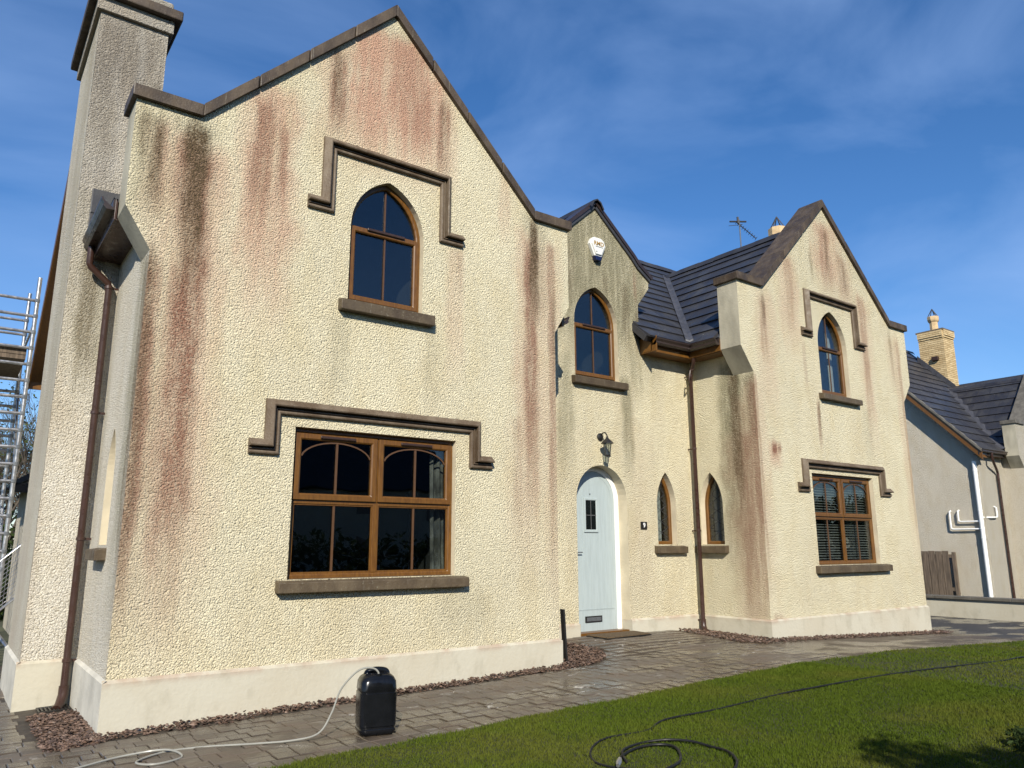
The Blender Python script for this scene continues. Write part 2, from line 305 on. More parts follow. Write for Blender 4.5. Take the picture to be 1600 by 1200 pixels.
# ------------------------------------------------------------------ building helpers
COL = scene.collection
WLOC = {}
class MB:
    def __init__(s): s.v = []; s.f = []; s.tone = None
    def add(s, vs, fs):
        o = len(s.v); s.v += [tuple(v) for v in vs]; s.f += [tuple(i+o for i in f) for f in fs]; return s
    def box(s, x0, x1, y0, y1, z0, z1):
        return s.add([(x0, y0, z0), (x1, y0, z0), (x1, y1, z0), (x0, y1, z0), (x0, y0, z1), (x1, y0, z1), (x1, y1, z1), (x0, y1, z1)],
                     [(0, 3, 2, 1), (4, 5, 6, 7), (0, 1, 5, 4), (1, 2, 6, 5), (2, 3, 7, 6), (3, 0, 4, 7)])
    def prism(s, poly, fr, d0, d1, caps=(True, True)):
        """poly: (u,z) counter-clockwise as seen from outside; d is the distance out of the wall plane"""
        n = len(poly); vs = [fr(u, z, d1) for u, z in poly]+[fr(u, z, d0) for u, z in poly]
        fs = [(i+n, (i+1) % n+n, (i+1) % n, i) for i in range(n)]
        tri = tessellate_polygon([[Vector((u, z, 0)) for u, z in poly]])
        for t in tri:
            a, b, c = t
            ar = (poly[b][0]-poly[a][0])*(poly[c][1]-poly[a][1])-(poly[c][0]-poly[a][0])*(poly[b][1]-poly[a][1])
            if ar < 0: a, c = c, a
            if caps[0]: fs.append((a, b, c))
            if caps[1]: fs.append((c+n, b+n, a+n))
        return s.add(vs, fs)
    def tube(s, pts, r, n=10, cap=True):
        pts = [Vector(p) for p in pts]; rings = []; prev = None
        for i, p in enumerate(pts):
            t = (pts[min(i+1, len(pts)-1)]-pts[max(i-1, 0)]).normalized()
            if prev is None:
                a = Vector((0, 0, 1)) if abs(t.z) < .9 else Vector((1, 0, 0)); x = t.cross(a).normalized()
            else:
                x = (prev-t*prev.dot(t)).normalized()
            y = t.cross(x); prev = x; rr = r[i] if isinstance(r, (list, tuple)) else r
            rings.append([p+(x*math.cos(k*2*math.pi/n)+y*math.sin(k*2*math.pi/n))*rr for k in range(n)])
        vs = [v for q in rings for v in q]; fs = []
        for i in range(len(pts)-1):
            for k in range(n): fs.append((i*n+k, i*n+(k+1) % n, (i+1)*n+(k+1) % n, (i+1)*n+k))
        if cap: fs.append(tuple(range(n))[::-1]); fs.append(tuple((len(pts)-1)*n+k for k in range(n)))
        return s.add(vs, fs)
    def lathe(s, c, prof, n=16):
        vs = []; fs = []
        for (r, z) in prof:
            for k in range(n): vs.append((c[0]+r*math.cos(2*math.pi*k/n), c[1]+r*math.sin(2*math.pi*k/n), c[2]+z))
        for i in range(len(prof)-1):
            for k in range(n): fs.append((i*n+k, i*n+(k+1) % n, (i+1)*n+(k+1) % n, (i+1)*n+k))
        fs.append(tuple(range(n))[::-1]); fs.append(tuple((len(prof)-1)*n+k for k in range(n)))
        return s.add(vs, fs)
    def sweep(s, path, prof, fr, closed=False, d0=0.0):
        """sweep profile (offset to the left of travel, height out of the plane) along a (u,z) path with mitres"""
        n = len(path); m = len(prof); vs = []; fs = []
        for i in range(n):
            p = Vector(path[i]); a = Vector(path[i-1]) if (i > 0 or closed) else None; b = Vector(path[(i+1) % n]) if (i < n-1 or closed) else None
            d1 = (p-a).normalized() if a is not None else (b-p).normalized(); d2 = (b-p).normalized() if b is not None else d1
            n1 = Vector((-d1.y, d1.x)); n2 = Vector((-d2.y, d2.x)); mt = (n1+n2).normalized(); k = 1/max(.35, mt.dot(n1))
            for (o, h) in prof:
                q = p+mt*(o*k); vs.append(fr(q.x, q.y, h+d0))
        seg = n if closed else n-1
        for i in range(seg):
            j = (i+1) % n
            for k in range(m-1): fs.append((i*m+k, j*m+k, j*m+k+1, i*m+k+1))
        if not closed:
            fs.append(tuple(range(m))[::-1]); fs.append(tuple((n-1)*m+k for k in range(m)))
        return s.add(vs, fs)
def FR_Y(y0): return lambda u, z, d: (u, y0-d, z)       # wall facing -Y
def FR_X(x0): return lambda u, z, d: (x0-d, -u, z)      # wall facing -X (u = -y)
def mesh_obj(name, v, f, mat, smooth=False):
    me = bpy.data.meshes.new(name); me.from_pydata([tuple(p) for p in v], [], f); me.update()
    if mat: me.materials.append(MAT[mat] if isinstance(mat, str) else mat)
    if smooth: me.polygons.foreach_set('use_smooth', [True]*len(me.polygons))
    o = bpy.data.objects.new(name, me); COL.objects.link(o); return o
def put(o, parent, loc=None):
    if parent is not None:
        o.parent = parent
        WLOC[o] = WLOC[parent]+Vector(loc if loc else (0, 0, 0))
    else: WLOC[o] = Vector(loc if loc else (0, 0, 0))
    return o
def part(name, mb, mat, parent=None, bevel=0, smooth=False, fix=True):
    base = WLOC[parent] if parent is not None else Vector((0, 0, 0))
    o = mesh_obj(name, [Vector(p)-base for p in mb.v], mb.f, mat, smooth)
    if fix:
        bm = bmesh.new(); bm.from_mesh(o.data); bmesh.ops.recalc_face_normals(bm, faces=bm.faces); bm.to_mesh(o.data); bm.free()
    if smooth:
        try: o.data.set_sharp_from_angle(angle=R(42))
        except Exception: pass
    if bevel:
        b = o.modifiers.new('bevel', 'BEVEL'); b.width = bevel; b.segments = 2; b.limit_method = 'ANGLE'; b.angle_limit = R(40)
    return put(o, parent)
def tag(o, label, cat, group=None):
    o['label'] = label; o['category'] = cat
    if group: o['group'] = group
    return o
def kind(o, k): o['kind'] = k; return o
def thing(name, loc, label, cat, group=None):
    o = bpy.data.objects.new(name, None); COL.objects.link(o); o.location = loc; o.empty_display_size = .2
    WLOC[o] = Vector(loc); return tag(o, label, cat, group)
def inst(name, me, parent, loc, rot=(0, 0, 0), scale=(1, 1, 1)):
    o = bpy.data.objects.new(name, me); COL.objects.link(o)
    if parent is not None: o.parent = parent
    o.location = Vector(loc)-(WLOC[parent] if parent is not None else Vector((0, 0, 0))); o.rotation_euler = rot; o.scale = scale; return o
def text_mesh(name, txt, size, mat, parent, loc, rot, depth=.002, sx=1.0):
    cu = bpy.data.curves.new(name, 'FONT'); cu.body = txt; cu.size = size; cu.align_x = 'CENTER'; cu.align_y = 'CENTER'; cu.extrude = depth; cu.offset = size*.02
    t = bpy.data.objects.new(name, cu); COL.objects.link(t); bpy.context.view_layer.update()
    me = bpy.data.meshes.new_from_object(t.evaluated_get(bpy.context.evaluated_depsgraph_get())); bpy.data.objects.remove(t)
    me.materials.clear(); me.materials.append(MAT[mat]); o = inst(name, me, parent, loc, rot, (sx, 1, 1)); return o
def arch(uc, a, z0, zs, h, n=9, inset=0.0):
    """pointed-arch outline, counter-clockwise from bottom left"""
    Rr = (a*a+h*h)/(2*a); th = math.atan2(h, Rr-a); cu = uc+a-Rr
    pts = [(uc-a, z0), (uc+a, z0)]
    arc = [(cu+Rr*math.cos(th*i/n), zs+Rr*math.sin(th*i/n)) for i in range(n+1)]
    pts += arc; pts += [(2*uc-x, z) for x, z in arc[:-1][::-1]]
    return pts
def offs(poly, d):
    """inset a counter-clockwise polygon by d"""
    n = len(poly); out = []
    for i in range(n):
        p = Vector(poly[i]); a = Vector(poly[i-1]); b = Vector(poly[(i+1) % n]); d1 = (p-a).normalized(); d2 = (b-p).normalized()
        n1 = Vector((-d1.y, d1.x)); n2 = Vector((-d2.y, d2.x)); mt = (n1+n2).normalized(); q = p+mt*(d/max(.4, mt.dot(n1))); out.append((q.x, q.y))
    return out
def rect(u0, u1, z0, z1): return [(u0, z0), (u1, z0), (u1, z1), (u0, z1)]
def wall_face(mb, outline, holes, fr):
    polys = [[Vector((u, z, 0)) for u, z in outline]]+[[Vector((u, z, 0)) for u, z in h] for h in holes]
    flat = [p for q in polys for p in q]
    fs = []
    for a, b, c in tessellate_polygon(polys):
        A, B, C_ = flat[a], flat[b], flat[c]
        if (B.x-A.x)*(C_.y-A.y)-(C_.x-A.x)*(B.y-A.y) < 0: a, c = c, a
        fs.append((a, b, c))
    mb.add([fr(p.x, p.y, 0) for p in flat], fs)
    return mb
def smooth_pts(P, k=6):
    P = [Vector(p) for p in P]; out = []
    for i in range(len(P)-1):
        p0 = P[max(i-1, 0)]; p1 = P[i]; p2 = P[i+1]; p3 = P[min(i+2, len(P)-1)]
        for j in range(k):
            t = j/k; out.append(.5*((2*p1)+(p2-p0)*t+(2*p0-5*p1+4*p2-p3)*t*t+(3*p1-p0-3*p2+p3)*t**3))
    out.append(P[-1]); return out

# ------------------------------------------------------------------ ground
def lerp(x, xs, ys):
    return float(np.interp(x, xs, ys))
def g(x, y):
    gx = lerp(x, [-30, -3, 1.25, 6.25, 8, 10.27, 15.1, 21, 40], [-.5, -.15, 0, .12, .17, .16, -.04, -.2, -.3])
    k = lerp(x, [5, 7, 9.5, 10.5], [0, .08, .05, 0])*min(max(y-7.3, 0), 1.5)
    return gx+k
def sheet(name, x0, x1, y0, y1, step, dz, mat, kindname='structure', keep=None):
    nx = max(1, int((x1-x0)/step)); ny = max(1, int((y1-y0)/step)); v = []; f = []
    for j in range(ny+1):
        for i in range(nx+1):
            x = x0+(x1-x0)*i/nx; y = y0+(y1-y0)*j/ny; v.append((x, y, g(x, y)+dz))
    for j in range(ny):
        for i in range(nx):
            a = j*(nx+1)+i; f.append((a, a+1, a+nx+2, a+nx+1))
    o = mesh_obj(name, v, f, mat, True); put(o, None); o['kind'] = kindname; return o
mb = MB()
xs = [-900, -200, -60, -30]+[i*.75 for i in range(-6, 54)]+[60, 200, 900]; ys = [-900, -200, -60, -30]+[i*.75 for i in range(-8, 28)]+[40, 100, 900]
mb.v = [(x, y, g(x, y)-.035) for y in ys for x in xs]
mb.f = [(j*len(xs)+i, j*len(xs)+i+1, (j+1)*len(xs)+i+1, (j+1)*len(xs)+i) for j in range(len(ys)-1) for i in range(len(xs)-1)]
kind(part('ground', mb, 'groundm', smooth=True), 'structure')
drive = sheet('driveway', 9.4, 24, 5.5, 14, .5, -.012, 'tarmac')
LAWN_Y = 5.65
def rag(x): return .03*math.sin(x*3.1)+.02*math.sin(x*7.7+1)
mb = MB(); nx = 60; ny = 14
for j in range(ny+1):
    for i in range(nx+1):
        x = -2+22*i/nx; y1 = LAWN_Y+rag(x)-.02; y = -6+(y1+6)*(j/ny); mb.v.append((x, y, g(x, y)+.022))
for j in range(ny):
    for i in range(nx):
        a = j*(nx+1)+i; mb.f.append((a, a+1, a+nx+2, a+nx+1))
lawn = kind(part('lawn', mb, 'soil', smooth=True), 'structure')

# block paving: courses of setts with recessed joints
path = sheet('path', -3.0, 9.4, 5.4, 12.8, .4, .007, 'joint')
def in_gravel(x, y):
    if 1.0 < x < 6.55 and y > 7.33: return True
    if x < 1.3 and x > .80 and 7.22 < y < 8.72: return True
    if math.hypot((x-6.35)/.84, (y-8.0)/.70) < 1 and x > 6.2: return True
    if 9.55+.25*max(0, y-8.0) < x and y > 7.1+.75*max(0, 9.9-x): return True
    return False
def in_house(x, y):
    return (1.2 < x < 6.3 and y > 7.45) or (y > 8.66 and x > 6) or (x < 1.35 and x > .72 and y > 9.2) or (x > 10.2 and y > 7.35)
def sett_mesh(L, W):
    b = MB(); h = .05; e = .005; x, y = L/2-.003, W/2-.003
    q = lambda dx, z: [(-x+dx, -y+dx, z), (x-dx, -y+dx, z), (x-dx, y-dx, z), (-x+dx, y-dx, z)]
    b.v = q(0, -h)+q(0, -e)+q(e, 0)
    for k in (0, 4):
        for i in range(4): b.f.append((k+i, k+(i+1) % 4, k+4+(i+1) % 4, k+4+i))
    b.f.append((8, 9, 10, 11)); return b
sett_me = {}
for L in (.13, .17, .21):
    b = sett_mesh(L, .155); me = bpy.data.meshes.new('sett'); me.from_pydata(b.v, [], b.f); me.materials.append(MAT['paver']); me.update(); sett_me[L] = me
setts = []
y = LAWN_Y+.268; row = 0
while y < 12.5:
    x = -3.0+rnd.random()*.15
    while x < 9.4:
        L = rnd.choice((.13, .17, .17, .21)); cx = x+L/2
        if not in_gravel(cx, y) and not in_house(cx, y) and (y < 7.6 or cx > 6.2 or cx < 1.3) and (y < 8.75 or cx < .72):
            setts.append((cx, y, L, rnd.uniform(-.02, .02), rnd.uniform(-.004, .004)))
        x += L
    y += .159; row += 1
# soldier course along the lawn
x = -3.0
while x < 9.4:
    setts.append((x+.06, LAWN_Y+.10, .17, math.pi/2+rnd.uniform(-.02, .02), rnd.uniform(-.004, .002))); x += .16
def big(s):
    cx, cy = s[0], s[1]; d = Vector((cx, cy, -CAMZ)); fw = d.dot(f_); side = abs(d.dot(r_))
    if fw <= 0 or side/fw > .70 or -d.dot(u_)/fw > .52: return 999
    return d.length
setts.sort(key=big)
for (cx, cy, L, rz, dz) in setts[:290]:
    inst('sett', sett_me[L], path, (cx, cy, g(cx, cy)+.018+dz), (rnd.uniform(-.01, .01), rnd.uniform(-.01, .01), rz), (1.0, 1.0 if abs(rz) < .5 else 1.0, 1))
rest = MB()
for (cx, cy, L, rz, dz) in setts[290:]:
    b = sett_mesh(L, .155); c, s_ = math.cos(rz), math.sin(rz); z = g(cx, cy)+.018+dz
    rest.add([(cx+p[0]*c-p[1]*s_, cy+p[0]*s_+p[1]*c, z+p[2]) for p in b.v], b.f)
kind(part('distant_setts', rest, 'paver', path, fix=False), 'stuff')
# muddy slab in front of the right gable and the drive
mud = sheet('front_strip', 9.4, 15.2, 5.62, 8.72, .4, .006, 'mud')

# slate chippings
def gravel(name, label, pts_fn, n, area, seed):
    rg = np.random.RandomState(seed); b = MB(); tone = []
    base = [(1, 0, 0), (-.9, .1, 0), (0, 1, .1), (.1, -.9, 0), (0, .1, .75), (.1, 0, -.6)]
    fc = [(0, 2, 4), (2, 1, 4), (1, 3, 4), (3, 0, 4), (2, 0, 5), (1, 2, 5), (3, 1, 5), (0, 3, 5)]
    cnt = 0
    while cnt < n:
        x, y = rg.uniform(area[0], area[1]), rg.uniform(area[2], area[3])
        if not pts_fn(x, y): continue
        s = rg.uniform(.010, .026); M3 = Matrix.Rotation(rg.uniform(0, 6.28), 3, 'Z') @ Matrix.Rotation(rg.uniform(-.7, .7), 3, 'X')
        sc = (s*rg.uniform(.8, 1.6), s*rg.uniform(.6, 1.1), s*rg.uniform(.4, .8)); z = g(x, y)+.01+rg.uniform(0, .035)
        b.add([Vector((x, y, z))+M3 @ Vector((p[0]*sc[0]*rg.uniform(.7, 1.2), p[1]*sc[1]*rg.uniform(.7, 1.2), p[2]*sc[2])) for p in base], fc)
        tone += [rg.uniform(0, 1)**1.5]*6; cnt += 1
    o = part(name, b, 'chips', fix=False); at = o.data.attributes.new('tone', 'FLOAT', 'POINT'); at.data.foreach_set('value', tone)
    o['kind'] = 'stuff'; o['label'] = label; o['category'] = 'gravel'; return o
gravel('gravel', 'strip of plum slate chippings along the foot of the large left gable', lambda x, y: y > 7.30+.03*math.sin(x*5)+(.0 if x < 5.9 else -.04) and y < 7.56, 2600, (.85, 6.3, 7.25, 7.56), 1)
gravel('gravel', 'triangle of slate chippings beside the left downpipe and drain', lambda x, y: x > .82 and x < 1.24 and y > 7.2 and (y < 8.75), 1500, (.8, 1.26, 7.2, 8.8), 2)
gravel('gravel', 'rounded bed of slate chippings between left gable corner and front door', lambda x, y: math.hypot((x-6.35)/.84, (y-8.0)/.70) < 1 and x > 6.22, 2600, (6.2, 7.25, 7.25, 8.72), 3)
gravel('gravel', 'strip of slate chippings round the foot of the right gable', lambda x, y: (y < 7.40 and y > 7.08+.02*math.sin(x*4) and x > 9.7 and x < 15.3) or (x < 10.26 and x > 9.5+.25*max(0, y-8.0) and y > 7.1+.75*max(0, 9.95-x) and y < 8.70), 3400, (9.4, 15.3, 7.05, 8.72), 4)

# ------------------------------------------------------------------ the house
HX, HY = 3.7, 9.0
house = thing('house', (HX, HY, 0), 'cream roughcast house with two stained coped gables and a pale blue arched door', 'house')
YA, YB, YC = 7.53, 8.74, 7.40
XA0, XA1, XAC = 1.25, 6.22, 3.735
XC0, XC1, XCC = 10.27, 15.06, 12.68
FA, FB, FC = FR_Y(YA), FR_Y(YB), FR_Y(YC)
FLs, FCs = FR_X(XA0), FR_X(XC0)

def hood_prof(s=1.0):
    return [(0, 0), (0, .030), (.008, .042), (.020, .046), (.032, .042), (.036, .026), (.044, .026), (.048, .046), (.056, .046), (.060, .010), (.072, .010), (.076, .086), (.088, .092), (.150, .030), (.155, 0)]
def hood(path, fr, name='hood_mould'):
    b = MB(); b.sweep(path, hood_prof(), fr); return part(name, b, 'hood', house)
def sill(parent, u0, u1, z1, h, fr, d=.10, back=.10, mat='sill'):
    b = MB(); poly = rect(u0, u1, z1-h, z1)
    vs = [fr(u0, z1-h, d), fr(u1, z1-h, d), fr(u1, z1-.015, d), fr(u0, z1-.015, d), fr(u0, z1-h, -back), fr(u1, z1-h, -back), fr(u1, z1+.02, -back), fr(u0, z1+.02, -back)]
    b.add(vs, [(0, 1, 2, 3), (3, 2, 6, 7), (0, 3, 7, 4), (1, 5, 6, 2), (0, 4, 5, 1), (4, 7, 6, 5)])
    return part('sill', b, mat, parent, bevel=.008)
def reveal(parent, opening, fr, depth, mat='smooth'):
    b = MB(); n = len(opening)
    vs = [fr(u, z, 0.001) for u, z in opening]+[fr(u, z, -depth) for u, z in opening]
    b.add(vs, [(i, i+n, (i+1) % n+n, (i+1) % n) for i in range(n)])
    return part('reveal', b, mat, parent, fix=False)
def pane(parent, poly, fr, d):
    b = MB(); b.prism(poly, fr, d-.012, d); return part('pane', b, 'glass', parent)
def bar(parent, path, w, d0, d1, fr, mat='bar', name='glazing_bar'):
    b = MB(); b.sweep(path, [(-w/2, d0), (-w/2, d1), (w/2, d1), (w/2, d0)], fr); return part(name, b, mat, parent)
def frame_sweep(b, poly, w, d0, d1, fr):
    b.sweep(poly, [(0, d0), (0, d1), (w*.75, d1), (w, d1-.012), (w, d0), (0, d0)], fr, closed=True)
def room(parent, u0, u1, z0, z1, fr, depth, back):
    b = MB(); P = lambda u, z, d: fr(u, z, -d)
    a = [P(u0, z0, back), P(u1, z0, back), P(u1, z1, back), P(u0, z1, back), P(u0, z0, depth), P(u1, z0, depth), P(u1, z1, depth), P(u0, z1, depth)]
    b.add(a, [(4, 5, 6, 7), (0, 1, 5, 4), (1, 2, 6, 5), (2, 3, 7, 6), (3, 0, 4, 7)])
    return part('room_lining', b, 'room_up' if z0 > 3 else 'room', parent, fix=False)
def curtain(parent, u0, u1, z0, z1, fr, d, waves=4, amp=.03, lean=0., mat='curtain', name='curtain'):
    n = waves*8; b = MB()
    for i in range(n+1):
        t = i/n; u = u0+(u1-u0)*t; w = amp*math.sin(t*waves*2*math.pi)+amp*.4*math.sin(t*waves*4.7)
        b.v += [fr(u+lean, z0, -d+w), fr(u, z1, -d+w)]
    for i in range(n): b.f.append((2*i, 2*i+2, 2*i+3, 2*i+1))
    return part(name, b, mat, parent, smooth=True)

def rect_window(u0, u1, z0, z1, fr, depth=.075, zt=.5, arches=True, blinds=False, curt=False, label=None):
    """two top-hung sashes over two fixed lights, each light with one upright bar"""
    d = -depth; W = .052; wf = MB(); um = (u0+u1)/2; zm = z0+(z1-z0)*zt
    frame_sweep(wf, rect(u0, u1, z0, z1), W, d-.06, d, fr)
    wf.prism(rect(um-.03, um+.03, z0+W, z1-W), fr, d-.06, d-.003); 
    wf.prism(rect(u0+W, um-.03, zm-.028, zm+.028), fr, d-.06, d-.003); wf.prism(rect(um+.03, u1-W, zm-.028, zm+.028), fr, d-.06, d-.003)
    win = part('window', wf, 'oak', house, bevel=.004)
    for (a, c) in ((u0+W, um-.03), (um+.03, u1-W)):
        pz0 = z0+W; pz1 = zm-.028
        pane(win, rect(a, c, pz0, pz1), fr, d-.028)
        bd = MB(); frame_sweep(bd, rect(a, c, pz0, pz1), .016, d-.03, d-.012, fr); part('bead', bd, 'oak', win)
        bar(win, [((a+c)/2, pz0+.016), ((a+c)/2, pz1-.016)], .024, d-.027, d-.015, fr)
        sa, sc, sz0, sz1 = a-.018, c+.018, zm+.012, z1-W-.0
        sb = MB(); frame_sweep(sb, rect(sa, sc, sz0, sz1), .066, d-.03, d+.022, fr); sash = part('sash', sb, 'oak', win, bevel=.004)
        ia, ic, iz0, iz1 = sa+.066, sc-.066, sz0+.066, sz1-.066
        pane(win, rect(ia, ic, iz0, iz1), fr, d-.012)
        bar(win, [((ia+ic)/2, iz0), ((ia+ic)/2, iz1-.01)], .024, d-.011, d+.002, fr)
        if arches:
            aw = (ic-ia)/2; pts = [((ia+ic)/2+aw*math.cos(t), iz1-.012-aw*.48+aw*.48*math.sin(t)) for t in [math.pi*(.06+.88*k/14) for k in range(15)]]
            bar(win, pts[::-1], .015, d-.011, d+.003, fr)
        cu = (sa+sc)/2; vb = MB(); vb.prism(rect(cu-.20, cu+.20, sz1-.046, sz1-.016), fr, d+.02, d+.040); part('vent', vb, 'vent', win, bevel=.008)
    reveal(win, rect(u0, u1, z0, z1), fr, depth+.01)
    room(win, u0-.6, u1+.6, z0-.7, z1+.25, fr, 2.2, depth+.07)
    return win
def arch_window(uc, a, z0, zs, h, fr, depth=.085, zt=None, bars=True, name='window', lattice=False, vent=True):
    op = arch(uc, a, z0, zs, h); d = -depth; W = .055; wf = MB(); frame_sweep(wf, op, W, d-.06, d, fr)
    if zt: wf.prism(rect(uc-a+W, uc+a-W, zt-.03, zt+.03), fr, d-.06, d-.003)
    win = part(name, wf, 'oak', house, bevel=.004)
    inn = offs(op, W)
    if zt:
        up = [(uc-a+W, zt+.03), (uc+a-W, zt+.03)]+[p for p in inn[2:] if p[1] > zt+.035]
        pane(win, up, fr, d-.028)
        topz = max(p[1] for p in up)
        bar(win, [(uc, zt+.03), (uc, topz-.02)], .018, d-.027, d-.015, fr)
        sa, sc, s0, s1 = uc-a+W-.02, uc+a-W+.02, z0+W-.02, zt+.012
        sb = MB(); frame_sweep(sb, rect(sa, sc, s0, s1), .060, d-.03, d+.024, fr); part('sash', sb, 'oak', win, bevel=.004)
        pane(win, rect(sa+.06, sc-.06, s0+.06, s1-.06), fr, d-.012)
        bar(win, [(uc, s0+.06), (uc, s1-.06)], .018, d-.011, d+.002, fr)
        if vent:
            vb = MB(); vb.prism(rect(uc-.24, uc+.24, s1-.022, s1+.012), fr, d+.018, d+.046); part('vent', vb, 'vent', win, bevel=.008)
    else:
        pane(win, inn, fr, d-.028)
        if lattice:
            zz = z0+.1
            while zz < zs+h*.75:
                k = min(1, (zs+h-zz)/(h*1.15)) if zz > zs else 1; k2 = min(1, (zs+h-zz-.18)/(h*1.15)) if zz+.18 > zs else 1
                for sgn in (1, -1):
                    ww = (a-W)*.98
                    bar(win, [(uc-sgn*ww*min(k, 1), zz), (uc+sgn*ww*max(.05, min(k2, 1)), zz+.18)], .007, d-.027, d-.023, fr, 'wire')
                zz += .18
    reveal(win, op, fr, depth+.01)
    room(win, uc-a-.3, uc+a+.3, z0-.3, zs+h+.2, fr, 1.6, depth+.07)
    return win, op

# --- left gable front wall
UW = (XAC+.005, .468, 4.215, 5.10, .64)      # upper arched window on A
LW = (2.768, 4.700, 1.235, 2.757)
def gable_outline(xc, x0, x1, kn0, kn1, v0, v1, zg0, zg1, zb=4.32, zk=4.72, ze=5.83, za=7.96):
    return [(x0, zg0), (x1, zg1), (x1, zb), (kn1, zk), (kn1, ze), (v1, ze), (xc, za), (v0, ze), (kn0, ze), (kn0, zk), (x0, zb)]
outA = gable_outline(XAC, XA0, XA1, 1.00, 6.47, 1.61, 5.87, .40, .40)
opA1 = arch(*UW); opA2 = rect(*LW)
b = MB(); wall_face(b, outA, [opA1, opA2], FA)
part('gable_wall', b, 'wallA', house, fix=False)
KD = .40
def kneeler(xo, xi, y, side, zk=4.72, zb=4.32, ze=5.83, wallmat='wallA', front=True):
    b = MB()
    P = [(xo, ze), (xo, zk), (xi, zb)]
    for (q, w) in ((0, 1), (1, 2)):
        (xa, za), (xb, zb_) = P[q], P[w]
        b.add([(xa, y, za), (xb, y, zb_), (xb, y+KD, zb_), (xa, y+KD, za)], [(0, 1, 2, 3)])
    b.add([(xo, y+KD, ze), (xo, y+KD, zk), (xi, y+KD, zb), (xi, y+KD, ze)], [(0, 1, 2, 3)])
    return part('kneeler', b, 'kneeler', house, fix=False)
kneeler(1.00, XA0, YA, -1); kneeler(6.47, XA1, YA, 1)
def coping(xc, kn0, kn1, v0, v1, ze, za, y, zt=.125, tk=.155, pcs=4, mat='coping', parent=None, top=None):
    """gable coping in separate stones: two level kneeler stones and raking stones mitred at valley and apex"""
    parent = parent or house; yf, yb = y-.055, y+KD+.04
    def st(poly):
        b = MB(); b.prism(poly, lambda u, z, d: (u, -d, z), -yb, -yf); return part('coping_stone', b, mat, parent, bevel=.010)
    gap = .004
    for sgn, kn, v in ((-1, kn0, v0), (1, kn1, v1)):
        k = kn+sgn*.045
        pl = [(k, ze), (v, ze), (v, ze+zt), (k, ze+zt)]
        st(pl if sgn < 0 else [(k, ze), (k, ze+zt), (v, ze+zt), (v, ze)][::-1])
        # rake from valley to apex
        A0 = Vector((v, ze)); A1 = Vector((xc, za)); T0 = Vector((v, ze+zt+.012)); T1 = Vector((xc, za+tk))
        for i in range(pcs):
            t0 = i/pcs; t1 = (i+1)/pcs
            t0 = t0+(.003 if i else 0); q = [A0.lerp(A1, t0), A0.lerp(A1, t1-.002 if i < pcs-1 else 1), T0.lerp(T1, t1-.002 if i < pcs-1 else 1), T0.lerp(T1, t0)]
            st([(p.x, p.y) for p in q])
coping(XAC, 1.00, 6.47, 1.61, 5.87, 5.83, 7.96, YA)

hood([(2.755, 5.170), (3.06, 5.170), (3.06, 5.908), (4.418, 5.908), (4.418, 5.165), (4.745, 5.165)], FA)
hood([(2.30, 2.450), (2.603, 2.450), (2.603, 2.862), (4.882, 2.862), (4.882, 2.450), (5.19, 2.450)], FA)
w1, _ = arch_window(*UW, FA, zt=5.11)
sill(w1, 3.165, 4.335, 4.205, .135, FA)
w2 = rect_window(*LW, FA, zt=.51)
sill(w2, 2.655, 4.840, 1.225, .115, FA)
curtain(w2, 4.48, 4.66, 1.0, 2.85, FA, .24, 2, .03, lean=.05, mat='drape')
b = MB()
for (a, c) in ((2.9, 3.5), (3.8, 4.2)): pass
# plinths
def plinth(pts, z1, name='plinth', mat='plinth', parent=None, gz=g, proud=.03):
    """pts: polyline of the wall foot in (x,y); outward is to the right of travel"""
    n = len(pts); out = []
    for i in range(n):
        p = Vector(pts[i]); d1 = (p-Vector(pts[i-1])).normalized() if i else None; d2 = (Vector(pts[i+1])-p).normalized() if i < n-1 else None
        d1 = d1 or d2; d2 = d2 or d1; n1 = Vector((d1.y, -d1.x)); n2 = Vector((d2.y, -d2.x)); m = (n1+n2).normalized(); out.append(p+m*(proud/m.dot(n1)))
    b = MB()
    for p, q in zip(pts, out):
        zb = gz(q.x, q.y)-.12; b.v += [(q.x, q.y, zb), (q.x, q.y, z1-.012), (p[0], p[1], z1+.014)]
    for i in range(n-1):
        a = 3*i; b.f += [(a, a+3, a+4, a+1), (a+1, a+4, a+5, a+2)]
    return part(name, b, mat, parent or house, fix=False)
plinth([(XA0, 9.30), (XA0, YA-.03)], .437, mat='plinth_grey')
plinth([(XA0-.03, YA), (XA1, YA), (XA1, YB)], .437)

# --- left side wall of the left gable, with a blind lancet
LA = (-8.43, .215, 1.575, 2.25, .47)
opL = arch(*LA)
b = MB(); wall_face(b, [(-9.3, .40), (-YA, .40), (-YA, 4.95), (-9.3, 4.95)], [opL], FLs); part('side_wall', b, 'wallL', house, fix=False)
wl_, _ = arch_window(*LA, FLs, depth=.14, lattice=True)
sill(wl_, -8.73, -8.17, 1.545, .115, FLs, d=.10)
# --- gable end behind the chimney, rear and right walls
b = MB(); wall_face(b, [(-15.0, -.4), (-9.3, -.4), (-9.3, 4.95), (-11.85, 7.95), (-15.0, 4.85)], [], FLs); part('end_wall', b, 'wallL', house, fix=False)
b = MB(); b.add([(XA0, 15.0, -.4), (XC1, 15.0, -.4), (XC1, 15.0, 4.9), (XA0, 15.0, 4.9)], [(0, 1, 2, 3)])
b.add([(XC1, YC, -.4), (XC1, 15, -.4), (XC1, 15, 4.9), (XC1, 11.85, 7.95), (XC1, 8.6, 4.95), (XC1, YC, 4.95)], [(0, 1, 2, 3, 4, 5)])
b.add([(XA1, YA, -.3), (XA1, YB, -.3), (XA1, YB, 5), (XA1, YA, 5)], [(0, 1, 2, 3)])
part('rear_wall', b, 'wallL', house)

